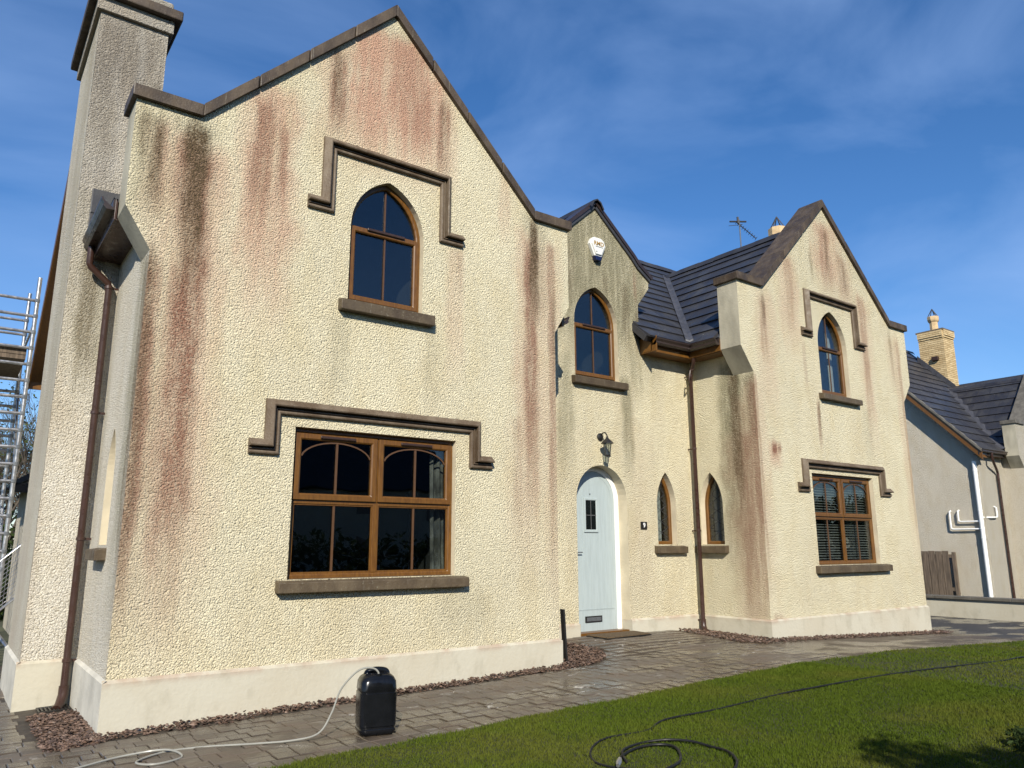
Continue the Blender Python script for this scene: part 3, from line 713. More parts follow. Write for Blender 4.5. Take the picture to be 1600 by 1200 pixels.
# --- entrance wall and its little gable
DO = (8.115, .523, .22, 2.255, .525)
UB = (8.085, .468, 4.16, 5.06, .62)
SB = (9.545, .225, 1.575, 2.20, .55)
opD, opB, opS = arch(*DO), arch(*UB), arch(*SB)
outB = [(6.2, .1), (10.3, .1), (10.3, 4.95), (9.055, 4.95), (9.055, 5.56), (9.325, 5.90), (9.335, 6.03), (9.06, 6.22), (8.95, 6.35), (8.10, 7.10), (7.25, 6.35), (7.14, 6.22), (6.87, 6.03), (6.87, 5.9), (6.2, 5.5)]
b = MB(); wall_face(b, outB, [opD[0:1]+opD[1:], opB, opS], FB); part('entrance_wall', b, 'wallB', house, fix=False)
b = MB(); 
for (p, q) in zip([(9.055, 4.9), (9.055, 5.56), (9.325, 5.90)], [(9.055, 5.56), (9.325, 5.90), (9.335, 6.03)]):
    b.add([(p[0], YB, p[1]), (q[0], YB, q[1]), (q[0], YB+1.2, q[1]), (p[0], YB+1.2, p[1])], [(0, 1, 2, 3)])
part('dormer_cheek', b, 'kneeler', house, fix=False)
w3, _ = arch_window(*UB, FB, zt=5.02)
sill(w3, 7.54, 8.675, 4.145, .125, FB)
w4, _ = arch_window(*SB, FB, depth=.11, lattice=True)
sill(w4, 9.225, 9.935, 1.555, .12, FB, d=.085)
curtain(w4, 9.52, 9.72, 1.4, 2.7, FB, .3, 2, .02, name='curtain')
# vase of dried flowers on the inside sill
fl = thing('flower_arrangement', (9.46, 9.02, 1.56), 'pale dried flowers standing inside the small pointed window left of the downpipe', 'flowers')
b = MB(); rg = random.Random(3)
for k in range(16):
    c = Vector((9.46+rg.uniform(-.10, .12), 9.0+rg.uniform(-.03, .05), 1.66+rg.uniform(0, .20)))
    for j in range(7):
        a = j*.9; dv = Vector((math.cos(a), -.4, math.sin(a)))*.032; s_ = Vector((-math.sin(a), 0, math.cos(a)))*.014
        b.add([c, c+dv*.6+s_, c+dv, c+dv*.6-s_], [(0, 1, 2, 3)])
part('blossom', b, 'curtain', fl); b = MB(); b.lathe((9.46, 9.02, 1.56), [(.03, 0), (.045, .05), (.025, .12)], 10); part('vase', b, 'whitepvc', fl, smooth=True)
plinth([(6.2, YB), (DO[0]-DO[1]-.002, YB)], .445)
plinth([(DO[0]+DO[1]+.002, YB), (XC0, YB)], .445)
b = MB()
for u in (DO[0]-DO[1], DO[0]+DO[1]):
    s_ = 1 if u < 8.1 else -1
    x0, x1 = sorted((u-s_*.03*0, u+s_*.004)); b.box(x0, x1, YB-.03, YB+.17, .1, .445)
part('plinth', b, 'plinth', house)
# door
dd = .19; b = MB(); b.sweep(opD, [(0, -dd-.07), (0, -dd), (.055, -dd), (.055, -dd-.012), (.075, -dd-.012), (.075, -dd-.07), (0, -dd-.07)], FB, closed=True)
door_in = offs(opD, .075)
leaf = MB(); leaf.prism(door_in, FB, -dd-.075, -dd-.025); door = part('door', leaf, 'door', house, bevel=.003)
part('door_frame', b, 'whitepvc', door, bevel=.004)
reveal(door, opD, FB, dd+.01)
b = MB()
gr_in = offs(opD, .135); gr_in[0] = (gr_in[0][0], .62); gr_in[1] = (gr_in[1][0], .62)
b.sweep(gr_in, [(-.004, -dd-.026), (-.004, -dd-.021), (.004, -dd-.021), (.004, -dd-.026)], FB, closed=True)
for k in range(1, 5):
    u = gr_in[0][0]+(gr_in[1][0]-gr_in[0][0])*k/5
    zt_ = 1.74 if 7.9 < u < 8.2 else 2.45
    b.prism(rect(u-.002, u+.002, .64, zt_), FB, -dd-.026, -dd-.0225)
b.prism(rect(7.74, 8.52, .605, .611), FB, -dd-.026, -dd-.0215)
part('door_moulding', b, 'door', door)
b = MB(); frame_sweep(b, rect(7.915, 8.205, 1.76, 2.285), .042, -dd-.026, -dd-.006, FB); part('door_light_frame', b, 'door', door, bevel=.004)
b = MB(); b.prism(rect(7.957, 8.163, 1.802, 2.243), FB, -dd-.024, -dd-.018); part('door_light', b, 'door_glass', door)
bar(door, [(8.06, 1.80), (8.06, 2.245)], .010, -dd-.019, -dd-.014, FB, 'letter'); bar(door, [(7.955, 2.02), (8.165, 2.02)], .010, -dd-.019, -dd-.0135, FB, 'letter')
b = MB(); b.prism(rect(7.90, 8.24, .43, .52), FB, -dd-.026, -dd-.010); lb = part('letterbox', b, 'blackmatt', door, bevel=.004)
b = MB(); b.prism(rect(7.925, 8.215, .447, .503), FB, -dd-.011, -dd-.006); part('letterbox_flap', b, 'steel', door)
b = MB(); b.prism(rect(7.70, 7.735, 1.33, 1.55), FB, -dd-.026, -dd-.018); b.tube([FB(7.717, 1.46, -dd-.02), FB(7.717, 1.46, -dd+.03), FB(7.83, 1.46, -dd+.03)], .009, 8); part('door_handle', b, 'steel', door)
b = MB(); b.tube([FB(8.05, 2.345, -dd-.026), FB(8.05, 2.345, -dd-.018)], .012, 10); part('spyhole', b, 'steel', door)
b = MB(); b.box(7.60, 8.63, YB+.02, YB+.30, .15, .305); part('threshold', b, 'oak', door, bevel=.005)
b = MB(); b.box(7.5, 8.8, YB+.30, YB+.9, .15, 2.9); part('hall_backing', b, 'room', door)

# --- right gable
UC = (12.66, .462, 4.175, 5.10, .66); LC = (11.665, 13.575, 1.235, 2.75)
outC = gable_outline(XCC, XC0, XC1, 9.985, 15.37, 10.63, 14.73, .40, .40, ze=5.83, za=7.83)
opC1, opC2 = arch(*UC), rect(*LC)
b = MB(); wall_face(b, outC, [opC1, opC2], FC); part('gable_wall', b, 'wallC', house, fix=False)
kneeler(9.985, XC0, YC, -1); kneeler(15.37, XC1, YC, 1)
coping(XCC, 9.985, 15.37, 10.63, 14.73, 5.83, 7.83, YC, pcs=3)
hood([(11.70, 5.165), (12.015, 5.165), (12.015, 5.90), (13.385, 5.90), (13.385, 5.17), (13.73, 5.17)], FC)
hood([(11.24, 2.425), (11.545, 2.425), (11.545, 2.825), (13.79, 2.825), (13.79, 2.43), (14.13, 2.43)], FC)
w5, _ = arch_window(*UC, FC, zt=5.05); sill(w5, 12.09, 13.34, 4.175, .11, FC)
curtain(w5, 12.95, 13.1, 4.0, 5.6, FC, .3, 2, .02)
w6 = rect_window(*LC, FC, zt=.52); sill(w6, 11.555, 13.80, 1.225, .12, FC)
b = MB()
for k in range(34):
    z = 1.28+k*.044; b.add([FC(11.70, z, -.17), FC(13.54, z, -.17), FC(13.54, z+.022, -.205), FC(11.70, z+.022, -.205)], [(0, 1, 2, 3)])
part('blind', b, 'blind', w6, fix=False)
curtain(w6, 13.2, 13.55, 1.1, 2.8, FC, .38, 3, .03)
LCs = (-8.407, .235, 1.575, 2.22, .54); opCs = arch(*LCs)
b = MB(); wall_face(b, [(-YB, .3), (-YC, .3), (-YC, 4.95), (-YB, 4.95)], [opCs], FCs); part('return_wall', b, 'wallCs', house, fix=False)
w7, _ = arch_window(*LCs, FCs, depth=.12, lattice=True); sill(w7, -8.76, -8.10, 1.555, .12, FCs, d=.09)
curtain(w7, -8.60, -8.35, 1.4, 2.7, FCs, .3, 2, .02)
plinth([(XC0, YB), (XC0, YC), (XC1, YC), (XC1, 9.5)], .437)

# --- roofs: boarded planes plus individual tiles on the slopes that show
EZ = 4.93
MR_Y, MR_Z, ME_Y = 11.85, 8.03, 8.42
msl = (MR_Z-EZ)/(MR_Y-ME_Y)
roof = MB()
def slab(b, quad, t=.10):
    P = [Vector(p) for p in quad]; n = (P[1]-P[0]).cross(P[2]-P[0]).normalized()
    if n.z < 0: n = -n
    b.add([p for p in P]+[p-n*t for p in P], [(0, 1, 2, 3), (7, 6, 5, 4), (0, 4, 5, 1), (1, 5, 6, 2), (2, 6, 7, 3), (3, 7, 4, 0)])
slab(roof, [(1.2, 9.6, EZ+(9.6-ME_Y)*msl), (15.35, 9.6, EZ+(9.6-ME_Y)*msl), (15.35, MR_Y, MR_Z), (1.2, MR_Y, MR_Z)])
slab(roof, [(8.9, ME_Y, EZ), (10.4, ME_Y, EZ), (10.4, 9.6, EZ+(9.6-ME_Y)*msl), (8.9, 9.6, EZ+(9.6-ME_Y)*msl)])
slab(roof, [(.92, MR_Y, MR_Z), (15.35, MR_Y, MR_Z), (15.35, 15.4, 4.55), (.92, 15.4, 4.55)])
AR_Z = 7.72
asl = (AR_Z-EZ)/(XAC-.95)
slab(roof, [(.95, YA+KD, EZ), (.95, 9.26, EZ), (XAC, 9.26, AR_Z), (XAC, YA+KD, AR_Z)])
slab(roof, [(1.45, 9.26, EZ+.5*asl), (1.45, 11.5, EZ+.5*asl), (XAC, 11.5, AR_Z), (XAC, 9.26, AR_Z)])
slab(roof, [(6.72, YA+KD, EZ-.14), (6.72, 11.5, EZ-.14), (XAC, 11.5, AR_Z), (XAC, YA+KD, AR_Z)])
CR_Z = 7.56; CE_X = 9.95; csl = (CR_Z-EZ)/(XCC-CE_X)
slab(roof, [(CE_X, YC+KD, EZ), (CE_X, 11.4, EZ), (XCC, 11.4, CR_Z), (XCC, YC+KD, CR_Z)])
slab(roof, [(2*XCC-CE_X, YC+KD, EZ), (2*XCC-CE_X, 11.4, EZ), (XCC, 11.4, CR_Z), (XCC, YC+KD, CR_Z)])
BR_Z = 7.13
bprof = [(8.10, BR_Z), (8.95, 6.39), (9.07, 6.26), (9.37, 6.06)]
for (p, q) in zip(bprof, bprof[1:]):
    for s_ in (1, -1):
        f2 = lambda x: 8.10+s_*(x-8.10)
        slab(roof, [(f2(p[0]), YB-.035, p[1]), (f2(q[0]), YB-.035, q[1]), (f2(q[0]), 10.9, q[1]), (f2(p[0]), 10.9, p[1])], .05)
roofo = part('roof', roof, 'tile', house)
def tile_mesh(w, gl, t=.022, pr=.012):
    b = MB(); x = w/2-.003
    # lower edge proud of the course below
    b.v = [(-x, 0, .004), (x, 0, .004), (x, gl+.05, -.012), (-x, gl+.05, -.012), (-x, 0, .004+t+pr), (x, 0, .004+t+pr), (x, gl+.05, .010), (-x, gl+.05, .010)]
    b.f = [(4, 5, 6, 7), (0, 1, 5, 4), (1, 2, 6, 5), (3, 0, 4, 7), (2, 3, 7, 6)]
    me = bpy.data.meshes.new('roof_tile'); me.from_pydata(b.v, [], b.f); me.materials.append(MAT['tile']); me.update(); return me
def tile_slope(parent, P0, U, V, nu, nv, w, gl, keep=None, me=None):
    """courses of tiles from the eave point P0 along U, going up V"""
    U = Vector(U).normalized(); V = Vector(V).normalized(); N = U.cross(V).normalized(); me = me or tile_mesh(w, gl)
    rot = Matrix((U, V, N)).transposed().to_euler(); c = 0
    for j in range(nv):
        for i in range(nu):
            half = j % 2 and i == 0
            p = Vector(P0)+U*(w*(.25 if half else i+(0 if j % 2 else .5)))+V*(gl*j)+N*(.004+rnd.uniform(0, .003))
            if keep and not keep(p+V*gl*.5): continue
            inst('roof_tile', me, parent, p, rot, (.5 if half else 1, 1, 1)); c += 1
    return c
gl = .345
def keepC(p):
    zm = EZ+(p.y-ME_Y)*msl
    return p.z > zm-.22 and p.x < XCC+.02
nC = tile_slope(roofo, (CE_X-.03, 11.5, EZ-.03), (0, -1, 0), (1, 0, csl), 12, 11, .33, gl, lambda p: keepC(p) and p.y > YC+KD-.05)
def keepM(p):
    zc = EZ+(min(p.x, XCC)-CE_X)*csl
    if p.x > CE_X and p.z < zc-.22: return False
    return p.x > 8.95 and not (p.x < 9.35 and p.z < 6.0 and p.y > 9.9)
nM = tile_slope(roofo, (8.92, ME_Y-.03, EZ-.03), (1, 0, 0), (0, 1, msl), 15, 13, .33, gl, lambda p: keepM(p) and p.y < MR_Y-.1 and p.x < 13.6)
bs = Vector((-.85, 0, .74)).normalized()
nB = tile_slope(roofo, (9.0, YB-.045, 6.35), (0, 1, 0), tuple(bs), 6, 3, .33, gl, me=tile_mesh(.33, gl, .008, .004))
nB += tile_slope(roofo, (7.2, YB-.045+6*.33, 6.35), (0, -1, 0), (.85, 0, .74), 6, 3, .33, gl, me=tile_mesh(.33, gl, .008, .004))
print('tiles', nC, nM, nB)
# ridge tiles
def ridge(parent, p, q, r=.10, n=None, name='ridge_tile'):
    p, q = Vector(p), Vector(q); L = (q-p).length; n = n or max(1, int(L/.45)); d = (q-p)/n
    side = d.cross(Vector((0, 0, 1))).normalized()
    prof = [(-.15, -.13), (-.085, -.015), (0, .028), (.085, -.015), (.15, -.13)]
    for i in range(n):
        b = MB(); k = i % 2; a0 = p+d*i; a1 = p+d*(i+1.03); up = Vector((0, 0, 1)); off = .004+.006*k
        b.v = [tuple(a0+side*u+up*(z+off)) for u, z in prof]+[tuple(a1+side*u+up*(z+off)) for u, z in prof]
        b.v += [tuple(a0+side*u*.85+up*(z+off-.025)) for u, z in prof]+[tuple(a1+side*u*.85+up*(z+off-.025)) for u, z in prof]
        b.f = [(j, j+1, j+6, j+5) for j in range(4)]+[(j, j+10, j+11, j+1) for j in range(4)]+[(j+5, j+6, j+16, j+15) for j in range(4)]
        part(name, b, 'tile', parent)
ridge(roofo, (XCC, YC+KD, CR_Z+.05), (XCC, 11.35, CR_Z+.05))
ridge(roofo, (8.6, MR_Y, MR_Z+.05), (15.3, MR_Y, MR_Z+.05))
ridge(roofo, (8.10, YB-.10, BR_Z+.045), (8.10, 10.8, BR_Z+.045))
# verge edge of the entrance gable
b = MB()
for s_ in (1, -1):
    pts = [(8.10+s_*(x-8.10), z) for x, z in bprof]
    if s_ < 0: pts = pts
    b.sweep(pts, [(-.0, -.30), (-.0, .055), (.06*s_, .055), (.06*s_, -.30)], FB)
part('verge', b, 'gutter', house)
# lead valley between main roof and right wing
b = MB(); v0 = Vector((CE_X-.02, ME_Y-.02, EZ)); v1 = Vector((XCC, ME_Y+(CR_Z-EZ)/msl, CR_Z)); side = Vector((1, -1, 0)).normalized()
up = Vector((0, 0, 1)); b.v = [tuple(q+side*s_*.065+up*(.075+abs(s_)*.025)) for q in (v0, v1) for s_ in (-1, 0, 1)]; b.f = [(0, 1, 4, 3), (1, 2, 5, 4)]
b.v += [tuple(Vector(p)-up*.03) for p in b.v[:6]]; b.f += [(6, 7, 1, 0), (7, 8, 2, 1), (0, 3, 9, 6), (2, 8, 11, 5)]
part('valley', b, 'lead', roofo)
# eaves: gutters, fascias, soffits
def gutter(p, q, outward, name='gutter', parent=None, z=EZ):
    p, q = Vector(p), Vector(q); o = Vector(outward)
    prof = [(0, .0), (0, -.11), (.075, -.115), (.105, -.085), (.10, -.055), (.125, -.02), (.125, .0), (.11, .0), (.10, -.03), (.02, -.09), (.02, 0)]
    b = MB(); m = len(prof); b.v = [tuple(e+o*u+Vector((0, 0, h))) for e in (p, q) for u, h in prof]
    b.f = [(k, (k+1) % m, m+(k+1) % m, m+k) for k in range(m)]+[tuple(range(m))[::-1], tuple(range(m, 2*m))]
    return part(name, b, 'gutter', parent or house)
def fascia(x0, x1, y0, y1, zt=EZ-.01, h=.22, name='fascia', mat='oak', parent=None):
    b = MB(); b.box(x0, x1, y0, y1, zt-h, zt); return part(name, b, mat, parent or house, bevel=.003)
gutter((9.06, 8.46, EZ-.02), (10.0, 8.46, EZ-.02), (0, -1, 0)); fascia(9.06, 10.0, 8.46, 8.482)
gutter((9.97, 8.46-.10, EZ-.02), (9.97, YC+KD, EZ-.02), (-1, 0, 0)); fascia(9.97, 9.992, YC+KD, 8.46)
fascia(9.06, 10.26, 8.482, YB, EZ-.22, .012, 'soffit'); fascia(9.992, XC0, YC+KD, 8.482, EZ-.2325, .012, 'soffit')
fascia(9.06, 9.08, 8.36, YB, EZ+.02, .26, 'fascia')
gutter((.97, YA+KD, EZ-.02), (.97, 9.25, EZ-.02), (-1, 0, 0)); fascia(.97, .992, YA+KD, 9.255, mat='pipe'); fascia(.992, XA0, YA+KD, 9.255, EZ-.22, .012, 'soffit', 'pipe')
gutter((6.72, YA+KD+.02, EZ-.17), (6.72, YB, EZ-.17), (1, 0, 0)); fascia(6.68, 6.72, YA+KD, YB, EZ-.12); fascia(XA1, 6.68, YA+KD, YB, EZ-.26, .012, 'soffit')
# brown bargeboard of the rear slope
b = MB(); bs0, bs1 = Vector((0, MR_Y-.2, MR_Z+.0)), Vector((0, 15.45, 4.50))
for (x0, x1) in ((.86, .885),):
    P = [(x0, bs0.y, bs0.z), (x0, bs1.y, bs1.z), (x0, bs1.y, bs1.z-.26), (x0, bs0.y, bs0.z-.26)]; b.add(P+[(x1, p[1], p[2]) for p in P], [(0, 1, 2, 3), (7, 6, 5, 4), (0, 4, 5, 1), (1, 5, 6, 2), (2, 6, 7, 3), (3, 7, 4, 0)])
part('bargeboard', b, 'oak', house)
b = MB(); P = [(.885, bs0.y, bs0.z-.16), (.885, bs1.y, bs1.z-.16), (1.25, bs1.y, bs1.z-.16), (1.25, bs0.y, bs0.z-.16)]; b.add(P+[(p[0], p[1], p[2]-.012) for p in P], [(0, 1, 2, 3), (7, 6, 5, 4), (0, 4, 5, 1), (1, 5, 6, 2), (2, 6, 7, 3), (3, 7, 4, 0)])
part('soffit', b, 'oak', house)
b = MB(); b.box(.86, 1.25, 15.40, 15.44, 4.25, 4.50); part('fascia', b, 'oak', house)

# --- chimney on the left wall
CX0, CX1, CY0, CY1 = .755, 1.50, 9.26, 10.95
ch = MB(); ch.box(CX0, CX1, CY0, CY1, -.3, 7.78)
ch.f.pop(5); ch.f.pop(0)
chim = part('chimney', ch, 'chimF', house, fix=False)
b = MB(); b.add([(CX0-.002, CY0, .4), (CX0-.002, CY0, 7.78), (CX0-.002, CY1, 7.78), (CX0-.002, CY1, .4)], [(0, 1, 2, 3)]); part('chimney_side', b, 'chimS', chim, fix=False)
b = MB(); b.box(CX0-.05, CX1+.05, CY0-.05, CY1+.05, 7.78, 7.95); part('band', b, 'chimtop', chim, bevel=.01)
b = MB(); b.box(CX0-.13, CX1+.13, CY0-.13, CY1+.13, 7.95, 8.08); part('cap', b, 'coping', chim, bevel=.015)
b = MB(); b.box(CX0-.03, CX1+.03, CY0-.03, CY1+.03, 8.08, 8.22); part('flaunching', b, 'chimtop', chim, bevel=.03)
b = MB(); b.box(.882, 1.25, CY0-.045, CY0-.002, EZ, 5.52); b.box(.885, 1.25, CY0-.055, CY0-.044, 5.23, 5.52); part('apron_flashing', b, 'tile', chim, bevel=.004)
plinth([(CX0, CY1), (CX0, CY0-.03)], .437, mat='plinth_grey', parent=chim); plinth([(CX0-.03, CY0), (XA0, CY0)], .437, parent=chim)
# mirrored chimney on the far right side with one pot
ch2 = MB(); ch2.box(14.75, 15.50, 9.3, 10.9, -.3, 7.75); c2 = part('chimney', ch2, 'chimtop', house)
b = MB(); b.lathe((15.2, 10.0, 7.75), [(.17, 0), (.15, .75), (.13, .8), (.17, .83), (.19, .98), (.22, 1.02), (.22, 1.20), (.19, 1.22)], 8); part('chimney_pot', b, 'clay', c2)
b = MB()
for k in range(6):
    a = k*math.pi/3; b.tube([(15.2+.18*math.cos(a), 10.0+.18*math.sin(a), 8.95), (15.2, 10.0, 9.27)], .012, 5)
part('pot_guard', b, 'wire', c2)

# --- downpipes
def pipe(name, pts, r, mat, parent, n=12): 
    b = MB(); b.tube(pts, r, n); return part(name, b, mat, parent, smooth=True)
p1 = pipe('downpipe', [(.93, 9.12, 4.83), (.93, 9.12, 4.60), (.945, 9.125, 4.57), (1.135, 9.165, 4.43), (1.15, 9.17, 4.39), (1.15, 9.17, .16)], .036, 'pipe', house)
def collars(p, x, y, zs, r, mat='pipe', bx=None):
    for z in zs:
        b = MB(); b.lathe((x, y, z), [(r+.002, 0), (r+.008, .004), (r+.008, .034), (r+.002, .038)], 14)
        if bx: b.box(x+min(0, bx[0]), x+max(0.006, bx[0]), y+min(0, bx[1]), y+max(.006, bx[1]), z+.006, z+.03)
        part('bracket', b, mat, p)
collars(p1, 1.15, 9.17, (4.36, 2.95, 1.62, .42), .036, bx=(.10, 0))
b = MB(); b.tube([(1.15, 9.17, .20), (1.15, 9.17, .11), (1.12, 9.10, .03), (1.09, 9.04, .0)], [.045, .047, .045, .047], 12); part('shoe', b, 'pipe', p1, smooth=True)
p2 = pipe('downpipe', [(10.01, 8.40, 4.83), (10.01, 8.40, 4.66), (10.03, 8.43, 4.62), (10.13, 8.58, 4.50), (10.14, 8.60, 4.46), (10.14, 8.60, .30)], .036, 'pipe', house)
collars(p2, 10.14, 8.60, (4.42, 3.15, 1.78, .35), .036, bx=(0, .14))
b = MB(); b.tube([(10.14, 8.60, .38), (10.14, 8.60, .28), (10.12, 8.56, .22), (10.10, 8.50, .19)], [.045, .047, .045, .047], 12); part('shoe', b, 'pipe', p2, smooth=True)
b = MB(); b.tube([(10.01, 8.40, 4.50), (9.93, 8.42, 4.48), (9.93, 8.46, 4.30), (10.10, 8.60, 4.28)], .012, 8); part('bracket', b, 'pipe', p2, smooth=True)
#PART2
# ------------------------------------------------------------------ things on and around the house
# alarm box
al = thing('alarm_box', (8.11, YB, 6.15), 'white hexagonal alarm box with gold lettering and dark blue base on the entrance gable', 'alarm box')
hexp = [(8.03, 6.20), (8.19, 6.20), (8.285, 6.40), (8.25, 6.49), (8.19, 6.525), (8.03, 6.525), (7.97, 6.49), (7.935, 6.40)]
b = MB(); b.prism(hexp, FB, .0, .065); fin = offs(hexp, .028); b.prism(fin, FB, .06, .088); part('cover', b, 'white', al, bevel=.008)
b = MB(); b.prism([(8.055, 6.125), (8.165, 6.125), (8.192, 6.205), (8.028, 6.205)], FB, .0, .082); part('strobe_lens', b, 'navy', al, bevel=.012)
text_mesh('lettering', 'RMD', .098, 'gold', al, (8.113, YB-.0895, 6.41), (math.pi/2, 0, 0), .0015, 1.05)
b = MB(); b.prism(rect(8.04, 8.20, 6.352, 6.363), FB, .087, .0895); part('lettering', b, 'letter', al)
b = MB(); b.tube([FB(8.06, 6.27, .086), FB(8.06, 6.27, .092)], .010, 8); part('screw', b, 'letter', al)
# wall lantern over the door
LX, LZ = 8.10, 3.22
la = thing('wall_lantern', (LX, YB, LZ), 'black lantern lamp on the wall above the blue front door', 'lamp')
b = MB(); b.tube([FB(LX, LZ, 0), FB(LX, LZ, .018), FB(LX, LZ, .035)], [.062, .060, .03], 16); part('back_plate', b, 'blackmatt', la, smooth=True)
b = MB(); b.tube(smooth_pts([FB(LX, LZ, .02), FB(LX, LZ+.05, .06), FB(LX, LZ+.055, .12), FB(LX, LZ+.0, .165), FB(LX, LZ-.04, .165)]), .010, 8); part('arm', b, 'blackmatt', la, smooth=True)
cx, cy = LX, YB-.165
b = MB(); b.lathe((cx, cy, LZ-.12), [(.10, 0), (.098, .008), (.06, .05), (.03, .075), (.014, .10), (.014, .115)], 8); part('lantern_roof', b, 'blackmatt', la)
b = MB()
for k in range(6):
    a = k*math.pi/3; c, s_ = math.cos(a), math.sin(a); b.tube([(cx+.065*c, cy+.065*s_, LZ-.12), (cx+.042*c, cy+.042*s_, LZ-.30)], .0045, 5)
b.lathe((cx, cy, LZ-.325), [(.014, 0), (.04, .012), (.046, .025), (.046, .032)], 12); part('lantern_frame', b, 'blackmatt', la)
b = MB(); b.lathe((cx, cy, LZ-.295), [(.040, 0), (.061, .172)], 12); part('lantern_glass', b, 'lampglass', la, smooth=True)
# number plate
npl = thing('house_number', (8.985, YB, 1.87), 'small black plate with a white number 9 beside the front door', 'sign')
b = MB(); b.prism(rect(8.92, 9.055, 1.815, 1.93), FB, .004, .022); part('plate', b, 'blackmatt', npl, bevel=.003)
text_mesh('numeral', '9', .10, 'numwhite', npl, (8.987, YB-.0235, 1.872), (math.pi/2, 0, 0), .0012)
# doormat
dm = MB(); dm.box(7.72, 8.62, 8.40, 8.66, 0, 0)
mt = thing('doormat', (8.2, 8.5, .27), 'brown coir doormat in front of the blue door', 'doormat')
b = MB(); mc = [(7.66, 8.66), (7.78, 8.33), (8.70, 8.40), (8.64, 8.68)]
b.v = [(x, y, g(x, y)+.022) for x, y in mc]+[(x, y, g(x, y)+.045) for x, y in mc]; b.f = [(4, 5, 6, 7), (0, 1, 5, 4), (1, 2, 6, 5), (2, 3, 7, 6), (3, 0, 4, 7)]
part('pile', b, 'mat', mt, bevel=.004)
b = MB(); b.v = [(x+(.015 if x > 8.2 else -.015), y-.012, g(x, y)+.020) for x, y in mc]+[(x+(.015 if x > 8.2 else -.015), y-.012, g(x, y)+.032) for x, y in mc]; b.f = [(4, 5, 6, 7), (0, 1, 5, 4), (1, 2, 6, 5), (2, 3, 7, 6), (3, 0, 4, 7)]
part('rubber_backing', b, 'rubber', mt)
# black board leaning behind the corner
b = MB(); P = [(6.375, 7.58, .10), (6.40, 7.58, .10), (6.375, 7.60, .78), (6.35, 7.60, .78)]; b.add(P+[(p[0], p[1]+.07, p[2]) for p in P], [(0, 1, 2, 3), (7, 6, 5, 4), (0, 4, 5, 1), (1, 5, 6, 2), (2, 6, 7, 3), (3, 7, 4, 0)])
tag(part('board', b, 'blackmatt', bevel=.004), 'short black board leaning against the corner of the left gable', 'board')
# drain grating under the left downpipe
dg = thing('drain_grating', (1.06, 9.05, .0), 'small black drain grating under the left downpipe', 'drain')
b = MB(); frame_sweep(b, rect(.93, 1.20, 8.93, 9.2), .02, 0, .012, lambda u, v, d: (u, v, g(u, v)+.012+d)); part('rim', b, 'blackmatt', dg)
for k in range(7):
    b = MB(); x = .965+k*.033; b.box(x-.007, x+.007, 8.95, 9.18, .0, .018); part('grate_bar', b, 'blackmatt', dg)

# jerrycan
jx, jy = 3.045, 6.07; jz = g(jx, jy)+.016
jc = thing('jerrycan', (jx, jy, jz), 'upright black plastic jerrycan on the paving with a clear hose in its neck', 'jerrycan')
def rrect(hx, hy, r, n=5):
    out = []
    for (sx, sy, a0) in ((1, 1, 0), (-1, 1, 90), (-1, -1, 180), (1, -1, 270)):
        for k in range(n+1):
            a = R(a0+90*k/n); out.append((sx*(hx-r)+r*math.cos(a), sy*(hy-r)+r*math.sin(a)))
    return out
jrot = R(-14)
def loft(b, secs, c, rot):
    secs = [(z*.9, hx_, hy_, r_q, ox) for (z, hx_, hy_, r_q, ox) in secs]
    m = None; st = len(b.v)
    for (z, hx, hy, r, ox) in secs:
        q = rrect(hx, hy, r); m = len(q)
        for (x, y) in q:
            x += ox; b.v.append((c[0]+x*math.cos(rot)-y*math.sin(rot), c[1]+x*math.sin(rot)+y*math.cos(rot), c[2]+z))
    for i in range(len(secs)-1):
        for k in range(m): b.f.append((st+i*m+k, st+i*m+(k+1) % m, st+(i+1)*m+(k+1) % m, st+(i+1)*m+k))
    b.f.append(tuple(st+k for k in range(m))[::-1]); b.f.append(tuple(st+(len(secs)-1)*m+k for k in range(m)))
b = MB(); hx, hy = .150, .130
loft(b, [(.0, hx-.03, hy-.03, .04, 0), (.012, hx-.012, hy-.012, .05, 0), (.04, hx, hy, .055, 0), (.055, hx, hy, .055, 0), (.062, hx-.006, hy-.006, .055, 0), (.075, hx-.006, hy-.006, .055, 0), (.082, hx, hy, .055, 0),
        (.36, hx+.002, hy+.002, .055, 0), (.366, hx-.004, hy-.004, .055, 0), (.378, hx-.004, hy-.004, .055, 0), (.384, hx, hy, .055, 0), (.455, hx-.004, hy-.004, .06, 0), (.49, hx-.02, hy-.02, .06, 0), (.512, hx-.045, hy-.042, .05, 0), (.522, hx-.075, hy-.07, .035, 0)], (jx, jy, jz), jrot)
part('can_body', b, 'black', jc, smooth=True)
b = MB(); c, s_ = math.cos(jrot), math.sin(jrot); J = lambda x, y, z: (jx+x*c-y*s_, jy+x*s_+y*c, jz+z*.9)
b.tube(smooth_pts([J(-.085, .03, .475), J(-.07, .03, .525), J(.0, .03, .54), J(.08, .03, .525), J(.095, .03, .47)]), [.026]*25, 10); part('handle', b, 'black', jc, smooth=True)
b = MB(); b.lathe(J(-.0, -.065, .485), [(.033, 0), (.033, .035), (.029, .036), (.029, .005)], 14); part('neck', b, 'black', jc)
b = MB(); hp = [J(-.0, -.065, .44), J(-.005, -.065, .535), J(-.07, -.06, .575), J(-.17, -.04, .55), J(-.29, -.0, .40), J(-.36, .0, .20), J(-.46, -.03, .05)]
for q in ((475, 1170), (420, 1166), (350, 1165), (300, 1167)): pass
